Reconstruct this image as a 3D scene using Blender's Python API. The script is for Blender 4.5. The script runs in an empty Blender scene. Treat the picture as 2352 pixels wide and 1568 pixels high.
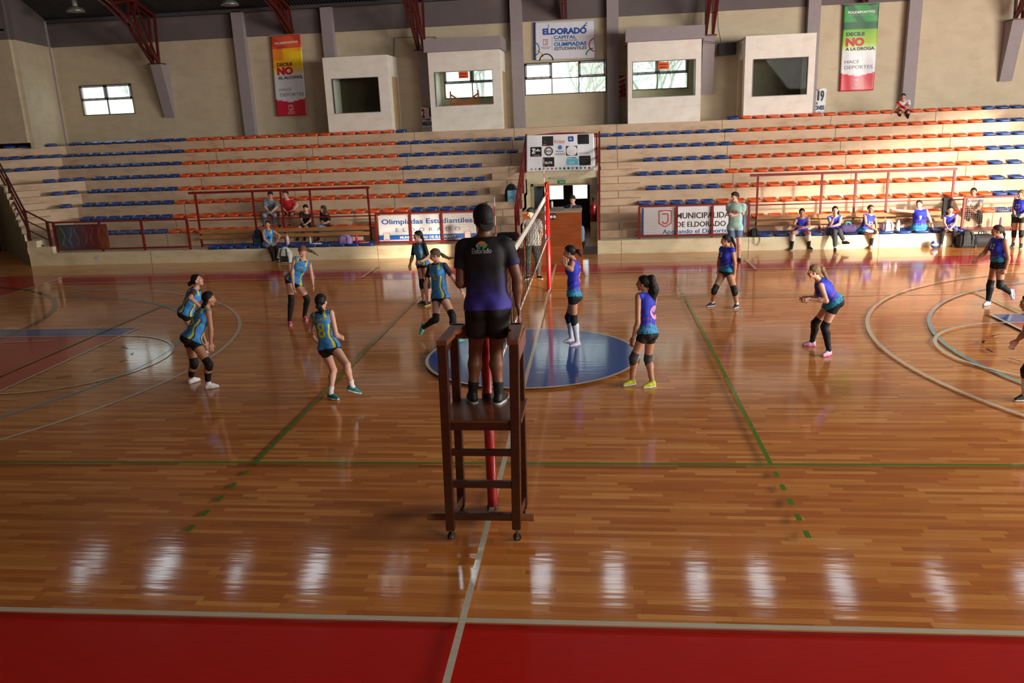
import bpy, bmesh, math, random, time
import numpy as np
from mathutils import Vector, Matrix
random.seed(7)
T0 = time.time()
PI = math.pi
SC = bpy.context.scene
COL = SC.collection
# ------------------------------------------------------------------ camera
CAM_P = np.array([1.2598, -13.1010, 3.8190]); YAW, PITCH, ROLL, FPX = -0.12103, 0.26264, -0.04027, 1866.03
def _basis():
    cy, sy, cp, sp = math.cos(YAW), math.sin(YAW), math.cos(PITCH), math.sin(PITCH)
    f = np.array([sy*cp, cy*cp, -sp]); r0 = np.array([cy, -sy, 0.]); u0 = np.cross(r0, f)
    cr, sr = math.cos(ROLL), math.sin(ROLL)
    return f, cr*r0+sr*u0, -sr*r0+cr*u0
CF, CR, CU = _basis()
def ray(px, py):
    return CF + (px-1176)/FPX*CR - (py-784)/FPX*CU
def P(px, py, ax, v):
    """the point of the place seen at a photo pixel on the plane axis ax = v"""
    d = ray(px, py); return CAM_P + d*((v-CAM_P[ax])/d[ax])
cam = bpy.data.cameras.new('camera'); cam_o = bpy.data.objects.new('camera', cam); COL.objects.link(cam_o)
cam.sensor_width = 36.0; cam.lens = 36.0*FPX/2352; cam.clip_end = 400
cam_o.matrix_world = Matrix([[CR[0], CU[0], -CF[0], CAM_P[0]], [CR[1], CU[1], -CF[1], CAM_P[1]], [CR[2], CU[2], -CF[2], CAM_P[2]], [0, 0, 0, 1]])
SC.camera = cam_o
# ------------------------------------------------------------------ world, sun, daylight, exposure
world = bpy.data.worlds.new('world'); SC.world = world; world.use_nodes = True
wn = world.node_tree.nodes; wl = world.node_tree.links
wbg = wn['Background']
_tc = wn.new('ShaderNodeTexCoord'); _sep = wn.new('ShaderNodeSeparateXYZ'); _rmp = wn.new('ShaderNodeValToRGB')
wl.new(_tc.outputs['Generated'], _sep.inputs[0]); wl.new(_sep.outputs['Z'], _rmp.inputs[0]); wl.new(_rmp.outputs[0], wbg.inputs[0])
_rmp.color_ramp.elements[0].color = (.95, .97, 1, 1); _rmp.color_ramp.elements[1].color = (.62, .80, 1, 1)
wbg.inputs[1].default_value = 3.0
SUN_D = Vector((-0.60, 0.80, -0.185)).normalized()
sun = bpy.data.lights.new('sun', 'SUN'); sun_o = bpy.data.objects.new('sun', sun); COL.objects.link(sun_o)
sun.energy = 9.0; sun.angle = math.radians(2.6); sun.color = (1.0, .86, .68)
sun_o.rotation_euler = (-SUN_D).to_track_quat('Z', 'Y').to_euler()
def area(name, loc, look, sx, sy, energy, color, portal=False):
    l = bpy.data.lights.new(name, 'AREA'); o = bpy.data.objects.new(name, l); COL.objects.link(o)
    l.shape = 'RECTANGLE'; l.size = sx; l.size_y = sy; l.energy = energy; l.color = color
    o.location = loc; o.rotation_euler = (-Vector(look)).to_track_quat('Z', 'Y').to_euler()
    if portal: l.cycles.is_portal = True
    return o
# daylight through the big openings of the right end wall plus an added fill lamp in front of the near wall
area('daylight_fill', (23.7, -3.0, 5.1), (-1, .75, -.08), 13, 3.4, 6200, (1, .95, .86))
area('daylight_fill', (16.5, -18.2, 6.6), (-.12, 1, -.10), 12, 2.3, 2500, (1, .94, .85))
SC.view_settings.view_transform = 'Standard'; SC.view_settings.look = 'None'
SC.view_settings.gamma = 1; SC.view_settings.use_curve_mapping = False
SC.view_settings.exposure = -0.05
# ------------------------------------------------------------------ helpers
def lin(c):
    return tuple(((x/255.)/12.92 if x <= 10.31 else (((x/255.)+.055)/1.055)**2.4) for x in c)
MATS = {}
def M(name, rgb, rough=.6, var=.10, scale=6., metal=0., coat=0., spec=.5, bump=0., stretch=(1, 1, 1), attr=False, emit=0.):
    if name in MATS: return MATS[name]
    m = bpy.data.materials.new(name); m.use_nodes = True; n = m.node_tree.nodes; l = m.node_tree.links
    b = n['Principled BSDF']; b.inputs['Roughness'].default_value = rough; b.inputs['Metallic'].default_value = metal
    b.inputs['Specular IOR Level'].default_value = spec; b.inputs['Coat Weight'].default_value = coat; b.inputs['Coat Roughness'].default_value = .1
    c = lin(rgb)
    tc = n.new('ShaderNodeTexCoord'); mp = n.new('ShaderNodeMapping'); mp.inputs['Scale'].default_value = stretch
    nz = n.new('ShaderNodeTexNoise'); nz.inputs['Scale'].default_value = scale; nz.inputs['Detail'].default_value = 4
    l.new(tc.outputs['Object'], mp.inputs[0]); l.new(mp.outputs[0], nz.inputs[0])
    mx = n.new('ShaderNodeMix'); mx.data_type = 'RGBA'; mx.blend_type = 'MULTIPLY'; mx.inputs[0].default_value = 1
    rp = n.new('ShaderNodeMapRange'); rp.inputs[1].default_value = .3; rp.inputs[2].default_value = .7
    rp.inputs[3].default_value = 1-var; rp.inputs[4].default_value = 1+var
    l.new(nz.outputs[0], rp.inputs[0]); l.new(rp.outputs[0], mx.inputs[7])
    if attr:
        at = n.new('ShaderNodeVertexColor'); at.layer_name = 'Col'; l.new(at.outputs[0], mx.inputs[6])
    else: mx.inputs[6].default_value = (*c, 1)
    l.new(mx.outputs[2], b.inputs['Base Color'])
    if bump:
        bp = n.new('ShaderNodeBump'); bp.inputs['Strength'].default_value = bump; bp.inputs['Distance'].default_value = .01
        l.new(nz.outputs[0], bp.inputs['Height']); l.new(bp.outputs[0], b.inputs['Normal'])
    if emit:
        b.inputs['Emission Color'].default_value = (*c, 1); b.inputs['Emission Strength'].default_value = emit
    MATS[name] = m; return m
def glass_mat():
    if 'pane' in MATS: return MATS['pane']
    m = bpy.data.materials.new('pane'); m.use_nodes = True; n = m.node_tree.nodes; l = m.node_tree.links
    n.remove(n['Principled BSDF']); tr = n.new('ShaderNodeBsdfTransparent'); gl = n.new('ShaderNodeBsdfGlossy'); gl.inputs[1].default_value = .02
    tr.inputs[0].default_value = (.88, .92, .90, 1)
    fr = n.new('ShaderNodeLayerWeight'); fr.inputs[0].default_value = .08
    mx = n.new('ShaderNodeMixShader'); l.new(fr.outputs['Fresnel'], mx.inputs[0]); l.new(tr.outputs[0], mx.inputs[1]); l.new(gl.outputs[0], mx.inputs[2])
    l.new(mx.outputs[0], n['Material Output'].inputs[0]); MATS['pane'] = m; return m
def tag(o, label=None, cat=None, group=None, kind=None):
    if label: o['label'] = label
    if cat: o['category'] = cat
    if group: o['group'] = group
    if kind: o['kind'] = kind
    return o
def empty(name, loc, label=None, cat=None, group=None, rz=0, kind=None):
    o = bpy.data.objects.new(name, None); COL.objects.link(o); o.location = [float(v) for v in loc]; o.rotation_euler.z = rz
    o.empty_display_size = .1
    return tag(o, label, cat, group, kind)
def link(name, me, parent=None):
    o = bpy.data.objects.new(name, me); COL.objects.link(o)
    if parent is not None: o.parent = parent
    return o
class MB:
    """collects boxes, bars, tubes and polygons; build() links them as ONE mesh object"""
    def __init__(s): s.v = []; s.f = []; s.m = []; s.sm = []; s.cur = 0
    def add(s, vs, fs, smooth=False):
        k = len(s.v); s.v += [tuple(float(c) for c in v) for v in vs]
        for f in fs: s.f.append([k+i for i in f]); s.m.append(s.cur); s.sm.append(smooth)
        return s
    def mat(s, i): s.cur = i; return s
    def box(s, x0, x1, y0, y1, z0, z1):
        return s.add([(x0,y0,z0),(x1,y0,z0),(x1,y1,z0),(x0,y1,z0),(x0,y0,z1),(x1,y0,z1),(x1,y1,z1),(x0,y1,z1)],
            [(0,3,2,1),(4,5,6,7),(0,1,5,4),(1,2,6,5),(2,3,7,6),(3,0,4,7)])
    def bar(s, a, b, w, h=None, up=(0,0,1)):
        """rectangular bar a->b, w across, h along up"""
        h = h or w; a = Vector(a); b = Vector(b); d = (b-a).normalized(); u = Vector(up)
        if abs(d.dot(u)) > .98: u = Vector((0,1,0))
        x = d.cross(u).normalized(); u = x.cross(d).normalized(); vs = []
        for p in (a, b):
            for i, j in ((-1,-1),(1,-1),(1,1),(-1,1)): vs.append(p + x*(w/2*i) + u*(h/2*j))
        return s.add(vs, [(0,1,2,3),(7,6,5,4),(0,4,5,1),(1,5,6,2),(2,6,7,3),(3,7,4,0)])
    def tube(s, pts, r, n=10, caps=True):
        pts = [Vector(p) for p in pts]; rs = r if isinstance(r, (list, tuple)) else [r]*len(pts)
        vs = []; fs = []; pu = None
        for i, p in enumerate(pts):
            d = (pts[min(i+1, len(pts)-1)]-pts[max(i-1, 0)]).normalized()
            if pu is None: pu = Vector((0,0,1)) if abs(d.z) < .9 else Vector((1,0,0))
            x = d.cross(pu).normalized(); u = x.cross(d).normalized(); pu = u
            for k in range(n):
                a = 2*PI*k/n; vs.append(p + (x*math.cos(a)+u*math.sin(a))*rs[i])
        for i in range(len(pts)-1):
            for k in range(n):
                k2 = (k+1) % n; fs.append((i*n+k, i*n+k2, (i+1)*n+k2, (i+1)*n+k))
        s.add(vs, fs, True)
        if caps:
            s.add(vs[:n], [tuple(range(n-1, -1, -1))]); s.add(vs[-n:], [tuple(range(n))])
        return s
    def lathe(s, prof, c=(0,0,0), n=20):
        vs = []; fs = []
        for r, z in prof:
            for k in range(n): a = 2*PI*k/n; vs.append((c[0]+r*math.cos(a), c[1]+r*math.sin(a), c[2]+z))
        for i in range(len(prof)-1):
            for k in range(n): fs.append((i*n+k, i*n+(k+1) % n, (i+1)*n+(k+1) % n, (i+1)*n+k))
        s.add(vs, fs, True); s.add(vs[:n], [tuple(range(n-1, -1, -1))]); s.add(vs[-n:], [tuple(range(n))])
        return s
    def poly(s, pts): return s.add(pts, [tuple(range(len(pts)))])
    def prism(s, pts2, x0, x1, ax=0):
        """extrude a polygon (given in the two other axes) along ax"""
        n = len(pts2); vs = []
        for x in (x0, x1):
            for a, b in pts2: vs.append((x,a,b) if ax == 0 else (a,x,b) if ax == 1 else (a,b,x))
        fs = [(i, (i+1) % n, n+(i+1) % n, n+i) for i in range(n)]
        return s.add(vs, fs+[tuple(range(n-1,-1,-1)), tuple(range(n, 2*n))])
    def build(s, name, mats, parent=None, origin=None, bevel=0.):
        me = bpy.data.meshes.new(name); vs = s.v
        if origin is not None: vs = [(v[0]-origin[0], v[1]-origin[1], v[2]-origin[2]) for v in vs]
        me.from_pydata(vs, [], s.f)
        for m in (mats if isinstance(mats, (list, tuple)) else [mats]): me.materials.append(m)
        me.polygons.foreach_set('material_index', s.m); me.polygons.foreach_set('use_smooth', s.sm)
        bm = bmesh.new(); bm.from_mesh(me); bmesh.ops.recalc_face_normals(bm, faces=bm.faces)
        bm.to_mesh(me); bm.free(); me.update()
        o = link(name, me, parent)
        if origin is not None and parent is None: o.location = [float(c) for c in origin]
        if bevel:
            bv = o.modifiers.new('bevel', 'BEVEL'); bv.width = bevel; bv.segments = 2; bv.limit_method = 'ANGLE'
        return o
def structure(o): o['kind'] = 'structure'; return o
# text as flat mesh: list of (verts2d, faces), centred on its width, baseline at 0
_TXT = {}
def text_mesh(s, size=1., bold=0., spacing=1.):
    key = (s, bold, spacing)
    if key not in _TXT:
        cu = bpy.data.curves.new('t', 'FONT'); cu.body = s; cu.size = 1.; cu.align_x = 'LEFT'; cu.offset = bold; cu.space_character = spacing
        cu.resolution_u = 3; cu.extrude = 0
        ob = bpy.data.objects.new('t', cu); COL.objects.link(ob)
        dg = bpy.context.evaluated_depsgraph_get(); me = bpy.data.meshes.new_from_object(ob.evaluated_get(dg))
        v = np.array([w.co[:2] for w in me.vertices]) if len(me.vertices) else np.zeros((1, 2)); f = [tuple(p.vertices) for p in me.polygons]
        bpy.data.objects.remove(ob); bpy.data.curves.remove(cu); bpy.data.meshes.remove(me)
        _TXT[key] = (v, f)
    v, f = _TXT[key]
    return v, f
def put_text(mb, s, org, ux, uy, width, height, bold=.02, off=.003, spacing=1., normal=None, bend=None):
    """letters laid on a flat thing: org = lower left, ux/uy unit vectors, scaled to width x height"""
    v, f = text_mesh(s, bold=bold, spacing=spacing); lo, hi = v.min(0), v.max(0); sp = np.maximum(hi-lo, 1e-6)
    ux = np.array(ux, float); uy = np.array(uy, float); nn = np.array(normal if normal is not None else (0,-1,0), float)
    q = (v-lo)/sp
    pts = np.array(org)[None] + q[:, :1]*width*ux + q[:, 1:]*height*uy + nn*off
    if bend is not None: pts = np.array([bend(p) for p in pts])
    mb.add(pts, f); return mb
# ------------------------------------------------------------------ floor and painted court lines
TH = 0.0135; CT, ST = math.cos(TH), math.sin(TH)
def court(x, y, z=0.): return (CT*x-ST*y, ST*x+CT*y, z)
def wood_floor_mat():
    m = bpy.data.materials.new('hardwood_boards'); m.use_nodes = True; n = m.node_tree.nodes; l = m.node_tree.links
    b = n['Principled BSDF']
    def mth(op, a, bb=None, v=None):
        q = n.new('ShaderNodeMath'); q.operation = op
        if isinstance(a, (int, float)): q.inputs[0].default_value = a
        else: l.new(a, q.inputs[0])
        if bb is not None:
            if isinstance(bb, (int, float)): q.inputs[1].default_value = bb
            else: l.new(bb, q.inputs[1])
        return q.outputs[0]
    tc = n.new('ShaderNodeTexCoord'); sp = n.new('ShaderNodeSeparateXYZ'); l.new(tc.outputs['Object'], sp.inputs[0])
    X, Y = sp.outputs[0], sp.outputs[1]
    yr = mth('DIVIDE', Y, .068); row = mth('FLOOR', yr); fy = mth('FRACT', yr)
    wn_ = n.new('ShaderNodeTexWhiteNoise'); wn_.noise_dimensions = '1D'; l.new(row, wn_.inputs['W'])
    xo = mth('ADD', mth('DIVIDE', X, .74), mth('MULTIPLY', wn_.outputs[0], 17.3)); colm = mth('FLOOR', xo); fx = mth('FRACT', xo)
    cv = n.new('ShaderNodeCombineXYZ'); l.new(row, cv.inputs[0]); l.new(colm, cv.inputs[1])
    w2 = n.new('ShaderNodeTexWhiteNoise'); w2.noise_dimensions = '2D'; l.new(cv.outputs[0], w2.inputs[0])
    rp = n.new('ShaderNodeValToRGB'); l.new(w2.outputs[0], rp.inputs[0]); e = rp.color_ramp.elements
    e[0].color = (*lin((184, 106, 48)), 1); e[1].color = (*lin((228, 156, 82)), 1); e[1].position = 1
    for pos, c in ((.12, (190, 110, 46)), (.5, (206, 126, 56)), (.8, (214, 138, 66))):
        q = e.new(pos); q.color = (*lin(c), 1)
    mp = n.new('ShaderNodeMapping'); mp.inputs['Scale'].default_value = (1.2, 22, 1); l.new(tc.outputs['Object'], mp.inputs[0])
    nz = n.new('ShaderNodeTexNoise'); nz.inputs['Scale'].default_value = 3; nz.inputs['Detail'].default_value = 5; l.new(mp.outputs[0], nz.inputs[0])
    mr = n.new('ShaderNodeMapRange'); mr.inputs[1].default_value = .3; mr.inputs[2].default_value = .7; mr.inputs[3].default_value = .89; mr.inputs[4].default_value = 1.10
    l.new(nz.outputs[0], mr.inputs[0])
    mx = n.new('ShaderNodeMix'); mx.data_type = 'RGBA'; mx.blend_type = 'MULTIPLY'; mx.inputs[0].default_value = 1
    l.new(rp.outputs[0], mx.inputs[6]); l.new(mr.outputs[0], mx.inputs[7])
    # joints between boards
    ey = mth('LESS_THAN', fy, .035); ex = mth('LESS_THAN', fx, .004); ed = mth('MAXIMUM', ey, ex)
    mj = n.new('ShaderNodeMix'); mj.data_type = 'RGBA'; l.new(mth('MULTIPLY', ed, .45), mj.inputs[0]); l.new(mx.outputs[2], mj.inputs[6]); mj.inputs[7].default_value = (.06, .03, .015, 1)
    l.new(mj.outputs[2], b.inputs['Base Color'])
    finish(n, l, b, tc, ed)
    return m
def finish(n, l, b, tc, ed=None):
    b.inputs['Roughness'].default_value = .38; b.inputs['Specular IOR Level'].default_value = .12
    b.inputs['Coat Weight'].default_value = .85; b.inputs['Coat Roughness'].default_value = .085; b.inputs['Coat IOR'].default_value = 1.42
    nz = n.new('ShaderNodeTexNoise'); nz.inputs['Scale'].default_value = 1; nz.inputs['Detail'].default_value = 2
    mp = n.new('ShaderNodeMapping'); mp.inputs['Scale'].default_value = (1.6, 13, 1); l.new(tc.outputs['Object'], mp.inputs[0]); l.new(mp.outputs[0], nz.inputs[0])
    bp = n.new('ShaderNodeBump'); bp.inputs['Strength'].default_value = .16; bp.inputs['Distance'].default_value = .006
    if ed is not None:
        ad = n.new('ShaderNodeMath'); ad.operation = 'MULTIPLY_ADD'; l.new(ed, ad.inputs[0]); ad.inputs[1].default_value = -.35; l.new(nz.outputs[0], ad.inputs[2]); l.new(ad.outputs[0], bp.inputs['Height'])
    else: l.new(nz.outputs[0], bp.inputs['Height'])
    l.new(bp.outputs[0], b.inputs['Normal']); l.new(bp.outputs[0], b.inputs['Coat Normal'])
def paint(name, rgb):
    m = M(name, rgb, .3, .07, 5, stretch=(1, 8, 1)); n = m.node_tree.nodes; l = m.node_tree.links
    b = n['Principled BSDF']; tc = [q for q in n if q.type == 'TEX_COORD'][0]; finish(n, l, b, tc); return m
WOOD = wood_floor_mat()
FM = [WOOD, paint('red_court_paint', (196, 32, 24)), paint('blue_court_paint', (20, 82, 164)), paint('white_court_paint', (205, 196, 176)),
      paint('green_court_paint', (88, 128, 30)), paint('cyan_court_paint', (95, 165, 178)), paint('black_court_paint', (38, 34, 32))]
fl = MB()
fl.poly([(-30, -22, 0), (28, -22, 0), (28, 19, 0), (-30, 19, 0)])
LZ = [0]
def layer(): LZ[0] += .0004; return LZ[0]
def quad(mi, x0, x1, y0, y1, z=None):
    z = z or layer(); fl.mat(mi).poly([court(x0,y0,z), court(x1,y0,z), court(x1,y1,z), court(x0,y1,z)])
def line(mi, x0, y0, x1, y1, w=.05, z=None):
    z = z or layer(); d = Vector((x1-x0, y1-y0)).normalized(); nx, ny = -d.y*w/2, d.x*w/2
    fl.mat(mi).poly([court(x0+nx,y0+ny,z), court(x0-nx,y0-ny,z), court(x1-nx,y1-ny,z), court(x1+nx,y1+ny,z)])
def ring(mi, cx, cy, r, a0, a1, w=.05, n=64, z=None):
    z = z or layer(); fl.mat(mi)
    for i in range(n):
        a, b = a0+(a1-a0)*i/n, a0+(a1-a0)*(i+1)/n
        fl.poly([court(cx+(r-w/2)*math.cos(a), cy+(r-w/2)*math.sin(a), z), court(cx+(r+w/2)*math.cos(a), cy+(r+w/2)*math.sin(a), z),
                 court(cx+(r+w/2)*math.cos(b), cy+(r+w/2)*math.sin(b), z), court(cx+(r-w/2)*math.cos(b), cy+(r-w/2)*math.sin(b), z)])
quad(1, -17, 17, 7.55, 9.0); quad(1, -22, 22, -13.2, -7.55)
quad(1, -17, -14.2, -7.6, 7.6); quad(1, 14.2, 17, -7.6, 7.6)
line(6, -17, 9.02, 17, 9.02, .04)
for sx in (-1, 1):
    quad(1, sx*14.2, sx*8.4, -2.45, 1.8); quad(2, sx*14.2, sx*8.4, 1.8, 2.45); quad(2, sx*14.2, sx*8.4, -2.45, -2.0)
    ring(6, sx*16.88, 1.61, 5.95, (0 if sx < 0 else PI) - 1.5, (0 if sx < 0 else PI) + 1.5, .12)
    ring(5, sx*12.65, 0, 5.86, -PI/2 + (0 if sx < 0 else PI), PI/2 + (0 if sx < 0 else PI), .07)
    line(5, sx*12.65, 5.86, sx*14.2, 5.86, .06); line(5, sx*12.65, -5.86, sx*14.2, -5.86, .06)
    cx, r = ((-12.5, 6.75) if sx < 0 else (12.5, 6.75))
    ring(3, cx, 0, r, -PI/2 + (0 if sx < 0 else PI), PI/2 + (0 if sx < 0 else PI), .07)
    line(3, cx, 6.72, sx*14.2, 6.72, .05); line(3, cx, -6.72, sx*14.2, -6.72, .05)
    line(3, sx*14.2, 2.45, sx*8.4, 2.45, .05); line(3, sx*14.2, 1.8, sx*8.4, 1.8, .05); line(3, sx*14.2, -2.45, sx*8.4, -2.45, .05)
    line(3, sx*8.4, -2.48, sx*8.4, 2.48, .06)
    for hx in (11.3, 10.25, 9.3): line(3, sx*hx, 2.45, sx*hx, 2.62, .4 if hx > 11 else .06)
    for (ax, ay, bx, by) in ((12.2, 1.0, 11.6, .2), (11.3, 1.5, 11.0, 1.25), (10.6, 1.35, 9.7, 1.45)): line(3, sx*ax, ay, sx*bx, by, .05)
    ring(3, sx*8.4, 0, 1.8, -PI/2 + (0 if sx < 0 else PI), PI/2 + (0 if sx < 0 else PI), .06, 40)
    for k in range(5):
        a = (0 if sx < 0 else PI) + (-1.1 + k*.5); ring(6, sx*8.4, 0, 1.1, a, a+.2, .04, 4)
    line(3, sx*14.2, -7.6, sx*14.2, 8.9, .05)
    line(3, sx*5.1, 7.6, sx*5.1, 8.95, .07); line(4, sx*5.1, 9.02, sx*5.1, 9.3, .08)
    line(4, sx*9, -4.5, sx*9, 4.5, .06)
    line(4, sx*3, -4.5, sx*3, 4.5, .055)
    for k in range(6):
        for sy in (-1, 1):
            if sy < 0 and k > 4: continue
            y = 4.68 + .335*k; line(4, sx*3, sy*y, sx*3, sy*(y+.14), .055)
line(4, -9, -4.5, 9, -4.5, .055); line(4, -9, 4.5, 9, 4.5, .055)
ring(2, 0, 0, .88, 0, 2*PI, 1.74, 72); ring(3, 0, 0, 1.77, 0, 2*PI, .052, 96)
line(3, -14.2, -7.555, 20, -7.555, .06); line(3, -22, -7.5555, -14.2, -7.555, .06); line(3, -14.2, 7.56, 14.2, 7.56, .06)
line(3, 0, -13, 0, 9.0, .056)
structure(fl.build('floor', FM))
# ------------------------------------------------------------------ grandstand numbers
YB = 10.75; Z0 = .385
RISE, RUN = .405, .70
def row_y(k): return 11.78 + RUN*(k-1)      # riser face of tier k
def row_z(k): return Z0 + RISE*k            # tread height of tier k
YW = 18.5; ZR = 8.3
TX0, TX1 = -1.36, 1.0                       # middle passage
def conc_mat(name, a, b, rough=.75):
    m = M(name, a, rough, .06, 2.2, bump=.05); n = m.node_tree.nodes; l = m.node_tree.links
    mx = [q for q in n if q.type == 'MIX'][0]; tc = [q for q in n if q.type == 'TEX_COORD'][0]
    n2 = n.new('ShaderNodeTexNoise'); n2.inputs['Scale'].default_value = 1.; n2.inputs['Detail'].default_value = 6
    mp = n.new('ShaderNodeMapping'); mp.inputs['Scale'].default_value = (1.7, 1.7, 5); l.new(tc.outputs['Object'], mp.inputs[0]); l.new(mp.outputs[0], n2.inputs[0])
    mr = n.new('ShaderNodeMapRange'); mr.inputs[1].default_value = .50; mr.inputs[2].default_value = .72; mr.inputs[4].default_value = .55; l.new(n2.outputs[0], mr.inputs[0])
    m2 = n.new('ShaderNodeMix'); m2.data_type = 'RGBA'; l.new(mr.outputs[0], m2.inputs[0]); m2.inputs[6].default_value = (*lin(a), 1); m2.inputs[7].default_value = (*lin(b), 1)
    l.new(m2.outputs[2], mx.inputs[6]); return m
STAND = conc_mat('painted_concrete', (206, 178, 150), (172, 128, 96)); BENCHW = conc_mat('cream_plaster', (222, 210, 176), (186, 164, 120))
DARK = M('dark_joint', (60, 44, 36), .9)
CREAM = conc_mat('cream_wall_paint', (196, 182, 156), (184, 164, 134)); BAND = M('grey_wall_paint', (104, 94, 96), .8, .07, 1.5)
WHITE = conc_mat('white_booth_paint', (236, 230, 220), (226, 210, 192)); TRIMG = M('pale_grey_paint', (150, 140, 144), .75, .05)
JX = [-16.53, -12.88, -9.24, -5.62, -1.98, 1.65, 5.28, 8.9, 12.3, 15.9, 19.5]
gs = MB()
def steps(x0, x1, k0, k1):
    for k in range(k0, k1+1):
        gs.mat(0).box(x0, x1, row_y(k), row_y(k)+RUN+.02 if k < 8 else YW, row_z(k)-RISE-.12, row_z(k))
def joints(x0, x1, k0, k1):
    gs.mat(1)
    for x in JX:
        if x0 < x < x1:
            for k in range(k0, k1+1): gs.box(x-.006, x+.006, row_y(k)-.0025, row_y(k)+.02, row_z(k)-RISE, row_z(k)-.0)
XL, XR = -16.3, 24.0
for (a, b, k0, k1) in ((XL, TX0, 1, 5), (TX1, XR, 1, 5), (XL-.0, XR, 6, 8)): steps(a, b, k0, k1); joints(a, b, k0, k1)
for a, b in ((XL, TX0), (TX1, XR)): gs.mat(0).box(a, b, YB+.25, row_y(1)+.05, Z0-.16, Z0)
# side walls of the passage below the treads
gs.mat(2)
for xa in (TX0-.14, TX1):
    pts = [(YB+.02, 0), (YB+.02, Z0-.01)]
    for k in range(1, 6): pts += [(row_y(k)+.01, row_z(k-1)-.01), (row_y(k)+.01, row_z(k)-.01)]
    pts += [(15.25, row_z(5)-.01), (15.25, 0)]
    gs.prism(pts, xa, xa+.14)
# aisle half steps beside the passage and at the left end
gs.mat(0)
for a, b in ((TX0-1.15, TX0-.001), (TX1+.001, TX1+1.35)):
    for k in range(1, 6):
        gs.box(a, b, row_y(k)-.34, row_y(k)+.01, row_z(k-1)-.01, row_z(k-1)+RISE/2)
gs.mat(2).box(-17.0, -16.7, YB, YB+.5, 0, .78); gs.box(-16.7, -16.18, YB, YB+.5, 0, .585); gs.mat(0)
# the corner wedge beyond the left passage: tiers turned towards the court
WD_ = Vector((-.766, -.643)); PD = Vector((-.7071, .7071)); P0 = Vector((-17.0, YB))
def miter(k): y = row_y(k); return Vector((min(-16.3, -16.76-.36*(y-13.18)) if k <= 5 else (-18.7-.37*(y-15.28)), y))
def edge_pt(m):
    a = np.array([[WD_.x, -PD.x], [WD_.y, -PD.y]]); s, t = np.linalg.solve(a, np.array([P0.x-m.x, P0.y-m.y])); return m+WD_*s, s
def slab(pts, z0, z1): gs.prism([(p[0], p[1]) for p in pts], z0, z1, 2)
WN = Vector((.643, -.766))
for k in range(1, 6):
    m = miter(k); e, s = edge_pt(m); L7 = P0+PD*6.9
    slab([m, e, L7, Vector((-16.3, L7.y)), Vector((-16.3, m.y))], row_z(k)-RISE-.1, row_z(k))
    i0 = e-WD_*1.05; slab([e, i0, i0+WN*.33, e+WN*.33+Vector((.12,-.12))*.0], row_z(k-1)-.01, row_z(k-1)+RISE/2)
slab([P0+Vector((.03,.03)), P0+PD*1.0, Vector((-16.3, 11.9)), Vector((-16.3, YB+.05))], Z0-.1, Z0)
for k in range(6, 9):
    m = miter(k); f = m+WD_*8; slab([m, f, f-WN*3, Vector((-16.3, 19.5)), Vector((-16.3, m.y))], row_z(k)-RISE-.1, row_z(k))
structure(gs.build('trim_1', [STAND, DARK, BENCHW]))
# low wall that carries the players' bench
bw = MB()
for a, b in ((-16.18, TX0), (TX1, XR)): bw.mat(0).box(a, b, YB, YB+.26, 0, Z0)
bw.mat(1)
for x in (-12.92, -5.62, 1.69, 5.31, 8.89, 12.5): bw.box(x-.005, x+.005, YB-.002, YB+.01, 0, Z0)
bw.mat(2).prism([(x, z) for x, z in [(-14.72+.055*math.cos(a), .215+.055*math.sin(a)) for a in [k*PI/8 for k in range(16)]]], YB-.008, YB, 1)
structure(bw.build('trim_2', [BENCHW, DARK, M('pale_disc', (200, 200, 205), .5)]))
# left passage: its right wall runs off diagonally, a dark doorway at its end
lw = MB()
def DG(t, z, off=0.): return (-17.0-.7071*t-.7071*off, YB+.7071*t-.7071*off, z)
top = [(0, .77), (.28, .77)] + [(.28+.36*i, .77+.2025*i) for i in range(1, 9)]
pl = [(0, 0)] + [(0, .77)]
for i in range(8): pl += [(.3+.36*i, .77+.2025*i), (.3+.36*i, .77+.2025*(i+1))]
pl += [(3.3, 2.39), (6.0, 2.39), (6.0, 0)]
lw.mat(0).add([DG(t, z, .01) for t, z in pl], [tuple(range(len(pl)))]); lw.add([DG(t, z-.006, -.12) for t, z in pl], [tuple(range(len(pl)-1, -1, -1))])
for i in range(len(pl)-1):
    (t0, z0), (t1, z1) = pl[i], pl[i+1]; lw.mat(3).add([DG(t0,z0,.01), DG(t1,z1,.01), DG(t1,z1-.006,-.12), DG(t0,z0-.006,-.12)], [(0,1,2,3)])
E1 = Vector(DG(5.2, 0)[:2]); WL = Vector((-.766, -.643))
def EW(s, z, o=0.): q = E1+WL*s; return (q.x+.643*o, q.y-.766*o, z)
lw.mat(1).add([EW(0,0,.03), EW(.16,0,.03), EW(.16,2.0,.03), EW(0,2.0,.03)], [(0,1,2,3)])
lw.mat(2).add([EW(.16,0), EW(5,0), EW(5,2.0), EW(.16,2.0)], [(0,1,2,3)])
lw.mat(4).add([EW(.5,.9,.01), EW(.62,.9,.01), EW(.62,1.9,.01), EW(.5,1.9,.01)], [(0,1,2,3)])
lw.mat(3).add([EW(-.6,2.0,.05), EW(6,2.0,.05), EW(6,2.9,.05), EW(-.6,2.9,.05)], [(0,1,2,3)])
m6 = Vector(DG(3.3, 0)[:2]); 
structure(lw.build('wall_left_passage', [M('grey_green_plaster', (120, 120, 108), .8), M('door_frame_brown', (120, 105, 85), .6), M('black_door', (22, 24, 28), .35), BENCHW, M('pale_green_glass', (130, 150, 110), .3)]))
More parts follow.
